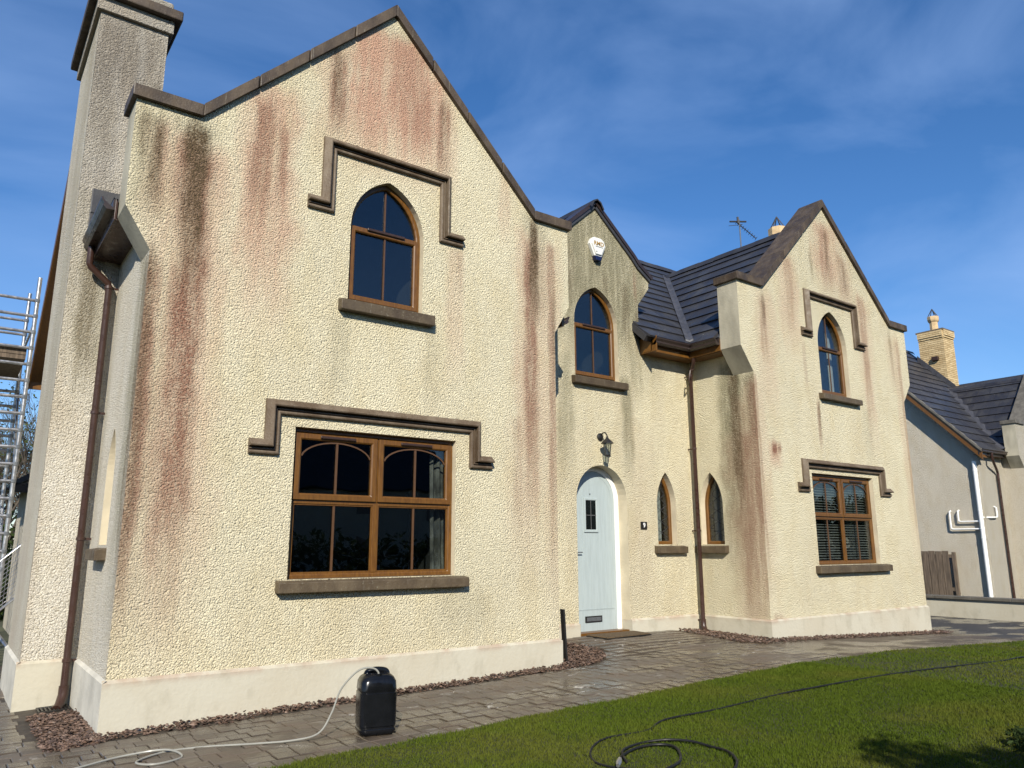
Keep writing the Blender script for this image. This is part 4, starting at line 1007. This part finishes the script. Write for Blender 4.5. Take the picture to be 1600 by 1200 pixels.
hp += [(2.42, 6.22, g(2.4, 6.2)+.035), (2.15, 6.35, g(2.1, 6.3)+.03), (1.85, 6.55, .034), (1.55, 6.60, .03), (1.32, 6.42, .03), (1.42, 6.28, .03), (1.62, 6.36, .034), (1.55, 6.58, .05), (1.25, 6.66, .028), (.9, 6.52, .022), (.4, 6.45, .015), (-.4, 6.3, .0)]
b.tube(smooth_pts(hp, 8), .0078, 8)
tag(part('clear_hose', b, 'cable', smooth=True), 'clear plastic hose running from the jerrycan along the paving', 'hose')
# pressure-washer hose on the lawn
def on(x, y, dz=.055): return (x, y, g(x, y)+dz)
b = MB(); hz = [(14.5, 4.3), (11.42, 4.45), (10.43, 4.42), (8.55, 4.62), (6.97, 4.75), (6.55, 4.82), (5.68, 4.79), (5.05, 4.81), (4.71, 4.70), (4.30, 4.72), (4.01, 4.57), (3.85, 4.39), (3.80, 4.2), (3.86, 4.02), (4.0, 3.85)]
b.tube(smooth_pts([on(x, y-.07,   .036+.008*math.sin(i*2.1)) for i, (x, y) in enumerate(hz)], 8), .0078, 8)
tag(part('pressure_hose', b, 'rubber', smooth=True), 'long black hose snaking across the lawn towards the drive', 'hose')
hc = thing('coiled_hose', (4.3, 4.2, .08), 'looped black hose with a metal coupling lying on the near lawn', 'hose')
b = MB(); cp = [(3.87, 4.20), (4.02, 4.33), (4.25, 4.41), (4.42, 4.38), (4.48, 4.28), (4.40, 4.14), (4.22, 3.98), (4.0, 3.92)]
b.tube(smooth_pts([on(x, y-.13, .045) for x, y in cp], 7), .0095, 8)
cp = [(3.96, 4.22), (4.03, 4.33), (4.14, 4.43), (4.38, 4.50), (4.56, 4.42), (4.66, 4.26), (4.69, 4.10), (4.66, 3.92), (4.50, 3.72), (4.3, 3.6)]
b.tube(smooth_pts([on(x, y, .036+.016*abs(math.sin(i))) for i, (x, y) in enumerate([(x_, y_-.13) for x_, y_ in cp])], 7), .009, 8); part('hose_loop', b, 'rubber', hc, smooth=True)
b = MB(); b.tube([on(3.80, 4.010, .062), on(3.83, 4.035, .066), on(3.86, 4.060, .066), on(3.90, 4.095, .068)], [.013, .019, .019, .014], 10); part('coupling', b, 'alu', hc, smooth=True)

# TV aerial
ae = thing('tv_aerial', (15.05, 10.95, 7.3), 'thin television aerial standing above the ridge of the right wing', 'aerial')
b = MB(); b.tube([(15.05, 10.95, 6.9), (15.05, 10.95, 9.50)], .018, 8); part('mast', b, 'steel', ae)
b = MB(); a0 = Vector((15.0, 11.0, 9.44)); a1 = Vector((15.36, 10.72, 9.0)); b.tube([a0, a1], .012, 6)
dv = (a1-a0); sd = Vector((.62, .78, 0))
for k in range(10):
    p = a0+dv*(k/9); b.tube([p-sd*.11, p+sd*.11], .006, 5)
part('antenna_boom', b, 'wire', ae)
b = MB(); p = Vector((15.02, 10.97, 9.45)); b.tube([p-Vector((.17, -.12, 0)), p+Vector((.17, -.12, 0))], .022, 6); b.tube([p-Vector((.24, -.1, .14)), p+Vector((.04, -.1, -.10))], .007, 5); b.tube([p+Vector((0, 0, -.05)), p+Vector((0, 0, .12))], .03, 6); part('reflector', b, 'wire', ae)

# ------------------------------------------------------------------ scaffold tower at the rear left
sc_ = thing('scaffold_tower', (-.1, 14.2, -.1), 'aluminium scaffold tower with ladder rungs at the rear left of the house', 'scaffold')
XM, XL = .72, -.95
for (yy, zo) in ((13.3, 0), (15.1, .12)):
    xm = XM+(0.0 if yy < 14 else -.02)
    for x in (xm, XL):
        b = MB(); b.tube([(x, yy, -.12), (x, yy, 5.62+zo*2)], .031, 10); part('upright', b, 'alu', sc_, smooth=True)
    z = .25+zo
    while z < 5.5:
        b = MB(); b.tube([(XL, yy, z), (xm, yy, z)], .024, 8); part('rung', b, 'alu', sc_, smooth=True)
        b = MB(); b.lathe((xm, yy, z-.03), [(.032, 0), (.036, .01), (.036, .05), (.032, .06)], 10); part('joint', b, 'steel', sc_)
        z += .25
for z in (.6, 2.5, 4.9):
    for x in (XM, XL):
        b = MB(); b.tube([(x, 13.3, z), (x, 15.1, z+(.0 if z > 4 else 1.6))], .02, 8); part('brace', b, 'alu', sc_, smooth=True)
b = MB(); b.tube([(XM+.02, 13.3, .4), (1.15, 12.6, -.12)], .024, 8); part('outrigger', b, 'alu', sc_, smooth=True)
b = MB(); b.box(XL, XM-.05, 13.35, 15.05, 4.33, 4.40); b.box(XL, XM-.05, 13.34, 13.37, 4.40, 4.50); part('platform', b, 'wood', sc_)
for x in (XM, XL):
    for yy in (13.3, 15.1):
        b = MB(); b.lathe((x, yy, -.22), [(.07, 0), (.07, .015), (.02, .03), (.02, .12)], 10); part('foot', b, 'steel', sc_)
# galvanised mesh panel leaning behind the chimney
mp_ = thing('mesh_panel', (.6, 12.4, .6), 'small galvanised wire mesh panel leaning behind the chimney', 'panel')
A_, B_, C_, D_ = Vector((.30, 12.3, 1.05)), Vector((.88, 12.3, 1.62)), Vector((.88, 12.5, .9)), Vector((.30, 12.5, .35))
b = MB(); b.tube([A_, B_, C_, D_, A_], .020, 8); part('panel_frame', b, 'alu', mp_, smooth=True)
b = MB()
for k in range(1, 12): b.tube([A_.lerp(B_, k/12), D_.lerp(C_, k/12)], .0035, 4); b.tube([A_.lerp(D_, k/12), B_.lerp(C_, k/12)], .0035, 4)
part('wire_mesh', b, 'alu', mp_)
# single-storey rear porch of the house
po = thing('rear_outhouse', (2.2, 18, -.1), 'low outhouse with dark slate eaves seen past the left edge of the chimney', 'outhouse')
b = MB(); b.box(1.20, 3.6, 17.0, 19.4, -.3, 2.75); part('outhouse_wall', b, 'wallN', po)
b = MB(); slab(b, [(.86, 16.8, 2.72), (.86, 19.6, 2.72), (2.4, 19.6, 3.75), (2.4, 16.8, 3.75)], .09); slab(b, [(3.94, 16.8, 2.72), (3.94, 19.6, 2.72), (2.4, 19.6, 3.75), (2.4, 16.8, 3.75)], .09); part('outhouse_roof', b, 'tile', po)
gutter((.88, 16.8, 2.70), (.88, 19.6, 2.70), (-1, 0, 0), parent=po); 
b = MB(); b.box(.88, 1.2, 16.8, 16.82, 2.55, 2.72); part('fascia', b, 'gutter', po)

# ------------------------------------------------------------------ foliage
def leaves(name, parent, mat, centers, n, lsize, seed, squash=1.0):
    rg = np.random.RandomState(seed); cs = np.array([c[:3] for c in centers]); rs = np.array([c[3] for c in centers])
    pick = rg.choice(len(cs), n, p=rs**2/np.sum(rs**2)); d = rg.normal(size=(n, 3)); d /= np.linalg.norm(d, axis=1)[:, None]
    rad = rs[pick]*(.45+.55*rg.rand(n)**.5); P = cs[pick]+d*rad[:, None]*np.array([1, 1, squash])
    a = rg.normal(size=(n, 3)); a /= np.linalg.norm(a, axis=1)[:, None]; bb = np.cross(a, rg.normal(size=(n, 3))); bb /= np.linalg.norm(bb, axis=1)[:, None]
    L = lsize*(.6+.8*rg.rand(n))[:, None]
    V = np.stack([P-a*L, P+bb*L*.45, P+a*L, P-bb*L*.45], 1).reshape(-1, 3)
    if parent is not None: V = V-np.array(WLOC[parent])
    me = bpy.data.meshes.new(name); me.vertices.add(4*n); me.vertices.foreach_set('co', V.ravel()); me.loops.add(4*n); me.loops.foreach_set('vertex_index', np.arange(4*n))
    me.polygons.add(n); me.polygons.foreach_set('loop_start', np.arange(0, 4*n, 4)); me.polygons.foreach_set('loop_total', np.full(n, 4)); me.update(calc_edges=True)
    me.materials.append(MAT[mat]); at = me.attributes.new('tone', 'FLOAT', 'POINT'); at.data.foreach_set('value', np.repeat(rg.rand(n), 4))
    o = bpy.data.objects.new(name, me); COL.objects.link(o); return put(o, parent)
def branches(b, p, d, L, r, depth, rg, tips, spread=.55, k=3):
    q = p+d*L; mid = p+d*L*.5+Vector((rg.uniform(-1, 1), rg.uniform(-1, 1), rg.uniform(-.3, .6)))*L*.06
    b.tube([p, mid, q], [r, r*.82, r*.62], 6 if r > .02 else 4, cap=False); tips.append((q, L))
    if depth == 0: return
    for i in range(k):
        t = rg.uniform(.45, 1.0); s = p.lerp(q, t); nd = (d+Vector((rg.uniform(-1, 1), rg.uniform(-1, 1), rg.uniform(-.35, .75)))*spread).normalized()
        branches(b, s, nd, L*rg.uniform(.6, .82), r*.55, depth-1, rg, tips, spread, k)
def tree(name, x, y, z, h, r, seed, label, cat='tree', depth=5, leafn=2500, leafmat='leaf', lsize=.04, spread=.55, k=3, group=None, bush=False):
    t = thing(name, (x, y, z), label, cat, group); rg = random.Random(seed); b = MB(); tips = []
    for s_ in range(4 if bush else 1):
        d = Vector((rg.uniform(-.35, .35), rg.uniform(-.35, .35), 1)).normalized() if bush else Vector((rg.uniform(-.06, .06), rg.uniform(-.06, .06), 1)).normalized()
        branches(b, Vector((x+(rg.uniform(-.2, .2) if bush else 0), y, z)), d, h*.36, r, depth, rg, tips, spread, k)
    part('trunk', b, 'bark', t, fix=False)
    cs = [(q.x, q.y, q.z, max(.12, L*.55)) for q, L in tips[len(tips)//6:]]
    leaves('crown', t, leafmat, cs, leafn, lsize, seed); return t
tree('bare_tree', 1.55, 24.0, -.3, 6.6, .09, 11, 'thin twiggy tree just coming into leaf behind the scaffold', depth=6, leafn=1800, lsize=.05, spread=.62, bush=True)
tree('bare_tree', -.1, 26.0, -.3, 5.6, .09, 12, 'twiggy leafing tree at the far left edge behind the scaffold rungs', depth=6, leafn=1600, lsize=.05, spread=.62, bush=True)
def hedge(name, x0, x1, y0, y1, z0, z1, n, lsize, seed, label, mat='leafdark', cat='hedge'):
    t = thing(name, ((x0+x1)/2, (y0+y1)/2, z0), label, cat); rg = random.Random(seed); b = MB()
    for i in range(10):
        x = x0+(x1-x0)*(i+.5)/10; y = (y0+y1)/2+rg.uniform(-.1, .1); b.tube([(x, y, z0), (x+rg.uniform(-.15, .15), y, z0+(z1-z0)*.8)], [.04, .015], 6)
    part('stem', b, 'bark', t); cs = []
    r0_ = min(.5*(y1-y0), .5*(z1-z0), .6)
    for i in range(int(max(8, (x1-x0)*(y1-y0)*(z1-z0)/(r0_**3)*1.4))):
        rr = r0_*rg.uniform(.55, 1.1); cs.append((rg.uniform(x0+rr*.6, x1-rr*.6), rg.uniform(y0+rr*.6, y1-rr*.6), rg.uniform(z0+rr*.4, z1-rr*rg.uniform(.4, .9)), rr))
    leaves('foliage', t, mat, cs, n, lsize, seed); return t
hedge('hedge', -1.4, 2.6, 20.6, 22.2, -.3, 2.2, 14000, .06, 21, 'dark evergreen hedge behind the house at the left edge')
# low dark shrub in the bottom right corner and the small tree beside the photographer that shades it
sh = thing('low_shrub', (6.5, 1.95, .1), 'low dark leafy shrub in the bottom right corner of the lawn', 'shrub')
rg = random.Random(5); b = MB(); cs = []
for i in range(40):
    a = rg.uniform(0, 6.28); rr = rg.uniform(0, 1)**.5; x, y = 6.55+.95*rr*math.cos(a), 1.95+.60*rr*math.sin(a); h = .22*(1-rr*.6); b.tube([(x*.5+3.27, y*.5+.97, .10), (x, y, .12+h)], [.01, .004], 5); cs.append((x, y, .13+h*.7, .14))
part('stem', b, 'bark', sh); leaves('foliage', sh, 'leafdark', cs, 9000, .022, 6, .8)
tree('garden_tree', 2.1, -2.75, 0.05, 4.0, .05, 31, 'small leafy garden tree beside the viewpoint, shading the corner of the lawn', depth=4, leafn=20000, leafmat='leaf', lsize=.06, spread=.75, k=4)

# ------------------------------------------------------------------ neighbour house
NX, NY0 = 26.8, 11.0; NZ = -.28
nb = thing('neighbour_house', (29, 13, NZ), 'grey roughcast house with slate roof and buff brick chimney beyond the drive', 'house')
FN = FR_X(NX); NEZ = 4.60; NR_Y, NR_Z = 15.5, 9.62; nsl = (NR_Z-NEZ)/(NR_Y-10.8)
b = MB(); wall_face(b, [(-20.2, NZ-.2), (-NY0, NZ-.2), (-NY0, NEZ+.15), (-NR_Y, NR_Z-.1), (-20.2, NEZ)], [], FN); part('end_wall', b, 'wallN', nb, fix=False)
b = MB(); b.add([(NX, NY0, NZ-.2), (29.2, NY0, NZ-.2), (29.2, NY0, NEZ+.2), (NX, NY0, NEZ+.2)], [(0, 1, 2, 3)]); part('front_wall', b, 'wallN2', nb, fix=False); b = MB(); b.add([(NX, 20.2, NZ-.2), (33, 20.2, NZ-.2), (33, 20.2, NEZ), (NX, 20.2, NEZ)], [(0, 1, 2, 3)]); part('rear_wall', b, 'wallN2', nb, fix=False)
b = MB(); slab(b, [(26.5, 10.8, NEZ), (32.6, 10.8, NEZ), (32.6, NR_Y, NR_Z), (26.5, NR_Y, NR_Z)]); slab(b, [(26.5, 20.4, NEZ), (32.6, 20.4, NEZ), (32.6, NR_Y, NR_Z), (26.5, NR_Y, NR_Z)])
WXC, WKX0, WXL, WY = 31.0, 28.30, 28.58, 10.35; WRZ = 7.45; WEZ = NEZ; wsl = (WRZ-WEZ)/(WXC-28.2)
slab(b, [(28.2, WY+.45, WEZ), (28.2, 13.6, WEZ), (WXC, 13.6, WRZ), (WXC, WY+.45, WRZ)]); slab(b, [(33.8, WY+.45, WEZ), (33.8, 13.6, WEZ), (WXC, 13.6, WRZ), (WXC, WY+.45, WRZ)])
nroof = part('roof', b, 'tile', nb)
nt = tile_mesh(.44, .42, .03)
n1 = tile_slope(nroof, (26.48, 10.77, NEZ-.03), (1, 0, 0), (0, 1, nsl), 14, 16, .44, .42, lambda p: not (p.x > 28.5 and p.z < WEZ+(min(p.x, WXC)-28.2)*wsl-.3) and p.x < 32.6, nt)
n2 = tile_slope(nroof, (28.17, 13.6, WEZ-.03), (0, -1, 0), (1, 0, wsl), 8, 10, .44, .42, lambda p: p.z > NEZ+(p.y-10.8)*nsl-.3 and p.y > WY+.4 and p.x < WXC+.05, nt)
print('ntiles', n1, n2)
ridge(nroof, (26.5, NR_Y, NR_Z+.05), (32.6, NR_Y, NR_Z+.05), n=12); ridge(nroof, (WXC, WY+.45, WRZ+.05), (WXC, 13.4, WRZ+.05), n=6)
b = MB(); v0 = Vector((28.2, 10.8, WEZ)); v1 = Vector((WXC, 10.8+(WRZ-WEZ)/nsl, WRZ)); b.v = [tuple(q+side*s_*.12+up*(.09+abs(s_)*.035)) for q in (v0, v1) for s_ in (-1, 0, 1)]; b.f = [(0, 1, 4, 3), (1, 2, 5, 4)]; part('valley', b, 'lead', nroof)
# oak bargeboard under the verge, with a pale cement verge strip
def verge_board(x0, x1, zo, h, name, mat):
    P = [(x0, 10.72, NEZ-.06+zo), (x0, NR_Y, NR_Z+.02+zo), (x0, NR_Y, NR_Z+.02+zo-h), (x0, 10.72, NEZ-.06+zo-h)]; b = MB()
    b.add(P+[(x1, p[1], p[2]) for p in P], [(0, 1, 2, 3), (7, 6, 5, 4), (0, 4, 5, 1), (1, 5, 6, 2), (2, 6, 7, 3), (3, 7, 4, 0)]); return part(name, b, mat, nb)
verge_board(26.46, 26.49, -.06, .26, 'bargeboard', 'oak'); verge_board(26.42, 26.56, .03, .085, 'verge_strip', 'coping_grey'); verge_board(26.49, NX, -.22, .02, 'soffit', 'oak')
gutter((26.45, 10.80, NEZ-.01), (28.3, 10.80, NEZ-.01), (0, -1, 0), parent=nb); fascia(26.45, 28.3, 10.80, 10.83, NEZ, .2, parent=nb, mat='gutter'); fascia(26.5, 28.3, 10.83, NY0, NEZ-.18, .015, 'soffit', parent=nb)
# wing with coped gable
FNw = FR_Y(WY)
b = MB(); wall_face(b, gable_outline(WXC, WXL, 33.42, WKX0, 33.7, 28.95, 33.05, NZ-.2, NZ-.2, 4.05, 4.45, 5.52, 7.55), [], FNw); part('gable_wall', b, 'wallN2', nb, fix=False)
b = MB(); b.add([(WXL, WY, NZ-.2), (WXL, NY0, NZ-.2), (WXL, NY0, 4.7), (WXL, WY, 4.7)], [(0, 1, 2, 3)]); part('return_wall', b, 'wallN', nb, fix=False)
_h = house; house = nb
kneeler(WKX0, WXL, WY, -1, 4.45, 4.05, 5.52); coping(WXC, WKX0, 33.7, 28.95, 33.05, 5.52, 7.55, WY, pcs=3, mat='coping_grey', parent=nb)
house = _h
# brick chimney, brick by brick
bc = MB(); bx0, bx1, by0, by1, bz0, bz1 = 31.75, 32.65, 13.75, 14.75, 6.6, 10.15; bc.box(bx0+.012, bx1-.012, by0+.012, by1-.012, bz0, bz1); nch = part('chimney', bc, 'mortar', nb)
bk = MB(); bk.box(-.1075, .1075, 0, .05, -.0325, .0325); bme = bpy.data.meshes.new('brick'); bme.from_pydata(bk.v, [], bk.f); bme.materials.append(MAT['brick']); bme.update()
z = 7.9; rowi = 0; nbk = 0
while z < bz1:
    out = .0 if z < bz1-.32 else (.035 if z < bz1-.24 else .07 if z < bz1-.16 else .07)
    rows = [(.1125+.225*i, 1.0) for i in range(4)] if rowi % 2 == 0 else [(.056, .48)]+[(.225+.225*i, 1.0) for i in range(3)]+[(.844, .48)]
    for (t, s) in rows:
        inst('brick', bme, nch, (bx0+t, by0-out, z), (0, 0, 0), (s, 1+out*12, 1)); inst('brick', bme, nch, (bx0-out, by0+t*1.11, z), (0, 0, -math.pi/2), (s*1.11, 1+out*12, 1)); nbk += 2
    z += .0785; rowi += 1
b = MB(); b.box(bx0-.05, bx1+.05, by0-.05, by1+.05, bz1-.01, bz1+.05); part('capping', b, 'mortar', nch)
pc = ((bx0+bx1)/2, (by0+by1)/2, bz1+.04); b = MB(); b.lathe(pc, [(.20, 0), (.17, .08), (.16, .42), (.21, .48), (.23, .54), (.23, .66), (.20, .68)], 8); part('chimney_pot', b, 'clay', nch)
b = MB()
for k in range(6): a = k*math.pi/3; b.tube([(pc[0]+.19*math.cos(a), pc[1]+.19*math.sin(a), pc[2]+.68), (pc[0], pc[1], pc[2]+1.02)], .016, 5)
part('pot_guard', b, 'wire', nch)
b = MB(); b.box(bx0-.13, bx0, 14.0, 14.25, 8.9, 9.06); part('vent_cowl', b, 'vent', nch, bevel=.01)
b = MB(); P = [(bx0-.03, by0-.25, NEZ+(by0-.25-10.8)*nsl+.06), (bx0-.03, by1+.1, NEZ+(by1+.1-10.8)*nsl+.06), (bx0-.03, by1+.1, NEZ+(by1+.1-10.8)*nsl+.32), (bx0-.03, by0-.25, NEZ+(by0-.25-10.8)*nsl+.30)]; b.add(P+[(p[0]+.02, p[1], p[2]) for p in P], [(0, 1, 2, 3), (7, 6, 5, 4), (0, 4, 5, 1), (1, 5, 6, 2), (2, 6, 7, 3), (3, 7, 4, 0)]); part('flashing', b, 'lead', nch)
# soil pipe and waste pipes
sp = pipe('soil_pipe', [(NX-.10, 11.10, 4.22), (NX-.10, 11.10, NZ-.1)], .065, 'whitepvc', nb)
collars(sp, NX-.10, 11.10, (3.9, 2.62, 2.05, 1.75), .065, 'whitepvc')
b = MB(); b.tube([(NX-.09, 11.1, 2.06), (NX-.09, 11.98, 2.06), (NX-.09, 12.04, 2.09), (NX-.09, 12.05, 2.12), (NX-.09, 12.05, 2.62), (NX, 12.05, 2.66)], .026, 8); part('waste_pipe', b, 'whitepvc', sp, smooth=True)
b = MB(); b.tube([(NX-.09, 11.1, 2.30), (NX-.09, 11.72, 2.30), (NX-.09, 11.78, 2.32), (NX-.09, 11.79, 2.36), (NX-.09, 11.79, 2.63), (NX, 11.79, 2.67)], .026, 8); part('waste_pipe', b, 'whitepvc', sp, smooth=True)
b = MB(); b.tube([(NX-.09, 11.1, 2.42), (NX+.25, 10.93, 2.42), (NX+.62, 10.93, 2.43), (NX+.68, 10.93, 2.47), (NX+.68, 10.93, 2.74), (NX+.68, 11.0, 2.78)], .026, 8); part('waste_pipe', b, 'whitepvc', sp, smooth=True)
pn = pipe('downpipe', [(27.2, 10.74, 4.5), (27.2, 10.74, 4.28), (27.25, 10.75, 4.24), (27.86, 10.9, 3.94), (27.92, 10.92, 3.88), (27.92, 10.92, NZ-.1)], .04, 'pipe', nb)
# far dormer gable peeping over the wing
b = MB(); b.add([(34.2, 12.0, 7.2), (36.2, 12.0, 7.2), (35.2, 12.0, 8.35)], [(0, 1, 2)]); part('far_gable', b, 'oak', nb, fix=False)
b = MB(); slab(b, [(34.0, 11.8, 7.02), (34.0, 15, 7.02), (35.2, 15, 8.45), (35.2, 11.8, 8.45)]); slab(b, [(36.4, 11.8, 7.02), (36.4, 15, 7.02), (35.2, 15, 8.45), (35.2, 11.8, 8.45)]); part('far_gable_roof', b, 'tile', nb)
# boundary wall
bw = thing('boundary_wall', (20.5, 8, -.2), 'low rendered boundary wall with dark coping beyond the drive', 'wall')
b = MB(); b.box(20.5, 20.72, 1.0, 12.5, -.5, .24); part('wall_body', b, 'plinth', bw)
for k in range(13):
    y0 = 1.0+k*.885; b = MB(); b.box(20.44, 20.78, y0+.003, y0+.882, .24, .31); part('coping_stone', b, 'coping_grey', bw, bevel=.008)
# timber gate leaf standing against the neighbour's wall
ga = thing('timber_gate', (26.6, 12.6, NZ), 'weathered dark timber gate of upright boards against the neighbour wall', 'gate')
for k in range(6):
    y0 = 12.18+k*.215; b = MB(); b.box(26.58, 26.605, y0+.008, y0+.205, NZ+.05, 1.37-.012*(k % 2)); part('board', b, 'wood', ga)
for z in (.1, 1.15): b = MB(); b.box(26.607, 26.65, 12.06, 13.5, z, z+.11); part('rail', b, 'wood', ga)
b = MB(); b.box(26.6, 26.70, 12.0, 12.09, NZ, 1.33); part('post', b, 'wood', ga)
# houses and hedge across the road, behind the viewpoint (they show in the glass)
hedge('roadside_hedge', -14, 22, -20.5, -18.5, -.4, 2.2, 9000, .16, 41, 'clipped roadside hedge behind the viewpoint, seen only in the window glass')
for (hx_, hw, tx) in ((2, 11, 'left'), (20, 13, 'right')):
    oh = thing('opposite_house', (hx_, -30, -.4), 'plain house across the road behind the viewpoint, the %s one of the pair' % tx, 'house')
    b = MB(); b.box(hx_-hw/2, hx_+hw/2, -34, -27, -.5, 5.0); part('wall', b, 'farwall', oh)
    b = MB(); slab(b, [(hx_-hw/2-.3, -26.7, 4.9), (hx_+hw/2+.3, -26.7, 4.9), (hx_+hw/2+.3, -30.5, 8.2), (hx_-hw/2-.3, -30.5, 8.2)]); slab(b, [(hx_-hw/2-.3, -34.3, 4.9), (hx_+hw/2+.3, -34.3, 4.9), (hx_+hw/2+.3, -30.5, 8.2), (hx_-hw/2-.3, -30.5, 8.2)]); part('roof', b, 'tile', oh)
    for k in range(3):
        for (z0, z1) in ((.9, 2.2), (3.3, 4.4)):
            b = MB(); x = hx_-hw/2+1.6+k*(hw-3.2)/2; b.box(x-.6, x+.6, -27.0, -26.97, z0, z1); part('window', b, 'navy', oh)
rg = random.Random(77); cs = []
for k in range(230):
    rr = rg.uniform(2.2, 4.2); cs.append((rg.uniform(-60, 130), rg.uniform(-52, -44), rg.uniform(.5, 7.0), rr))
tb = leaves('far_trees', None, 'leafdark', cs, 60000, .55, 78); tb['kind'] = 'stuff'; tb['label'] = 'belt of dark trees beyond the road behind the viewpoint'; tb['category'] = 'trees'

# ------------------------------------------------------------------ grass
def grass():
    rg = np.random.RandomState(9); X = []; Y = []
    def band(n, x0, x1, y0, y1):
        X.append(rg.uniform(x0, x1, n)); Y.append(rg.uniform(y0, y1, n))
    band(230000, 1.2, 8.5, 3.0, LAWN_Y+.03); band(60000, 4.2, 9.5, 1.9, 3.0); band(90000, 8.5, 19, 2.5, LAWN_Y+.03)
    X = np.concatenate(X); Y = np.concatenate(Y); edge = LAWN_Y+.03*np.sin(X*3.1)+.02*np.sin(X*7.7+1)+rg.normal(0, .02, len(X)); k = Y < edge
    # keep what the lens could see, with a margin
    dx = X; dy = Y; dep = dx*f_.x+dy*f_.y-CAMZ*f_.z; lat = dx*r_.x+dy*r_.y; ver = -(dx*u_.x+dy*u_.y-CAMZ*u_.z)
    k &= (dep > .3) & (np.abs(lat)/np.maximum(dep, .01) < .85) & (ver/np.maximum(dep, .01) < .62)
    X, Y = X[k], Y[k]; n = len(X)
    Z = np.interp(X, [-30, -3, 1.25, 6.25, 8, 10.27, 15.1, 21, 40], [-.5, -.15, 0, .12, .17, .16, -.04, -.2, -.3])+.02
    pat = .5+.5*np.sin(X*1.9+np.sin(Y*2.3)*1.3)*np.sin(Y*2.9+np.sin(X*1.4)*1.7)
    h = (.010+.016*rg.rand(n)+.02*(rg.rand(n) > .985))*(.75+.5*pat); a = rg.uniform(0, 2*np.pi, n); w = .0018+.0012*rg.rand(n)+.0006*np.hypot(X, Y)*.45; lean = rg.normal(0, .6, n); la_ = rg.uniform(0, 2*np.pi, n)
    c, s = np.cos(a)*w, np.sin(a)*w; B0 = np.stack([X-c, Y-s, Z], 1); B1 = np.stack([X+c, Y+s, Z], 1)
    T = np.stack([X+np.cos(la_)*lean*h, Y+np.sin(la_)*lean*h, Z+h], 1)
    V = np.stack([B0, B1, T], 1).reshape(-1, 3)
    me = bpy.data.meshes.new('grass'); me.vertices.add(3*n); me.vertices.foreach_set('co', V.ravel()); me.loops.add(3*n); me.loops.foreach_set('vertex_index', np.arange(3*n))
    me.polygons.add(n); me.polygons.foreach_set('loop_start', np.arange(0, 3*n, 3)); me.polygons.foreach_set('loop_total', np.full(n, 3)); me.update(calc_edges=True)
    me.materials.append(MAT['grass']); tone = np.clip(rg.rand(n)*.7+pat*.3, 0, 1); at = me.attributes.new('tone', 'FLOAT', 'POINT'); at.data.foreach_set('value', np.repeat(tone, 3))
    o = bpy.data.objects.new('grass', me); COL.objects.link(o); o['kind'] = 'stuff'; o['label'] = 'short green grass of the front lawn'; o['category'] = 'grass'; print('blades', n)
grass()
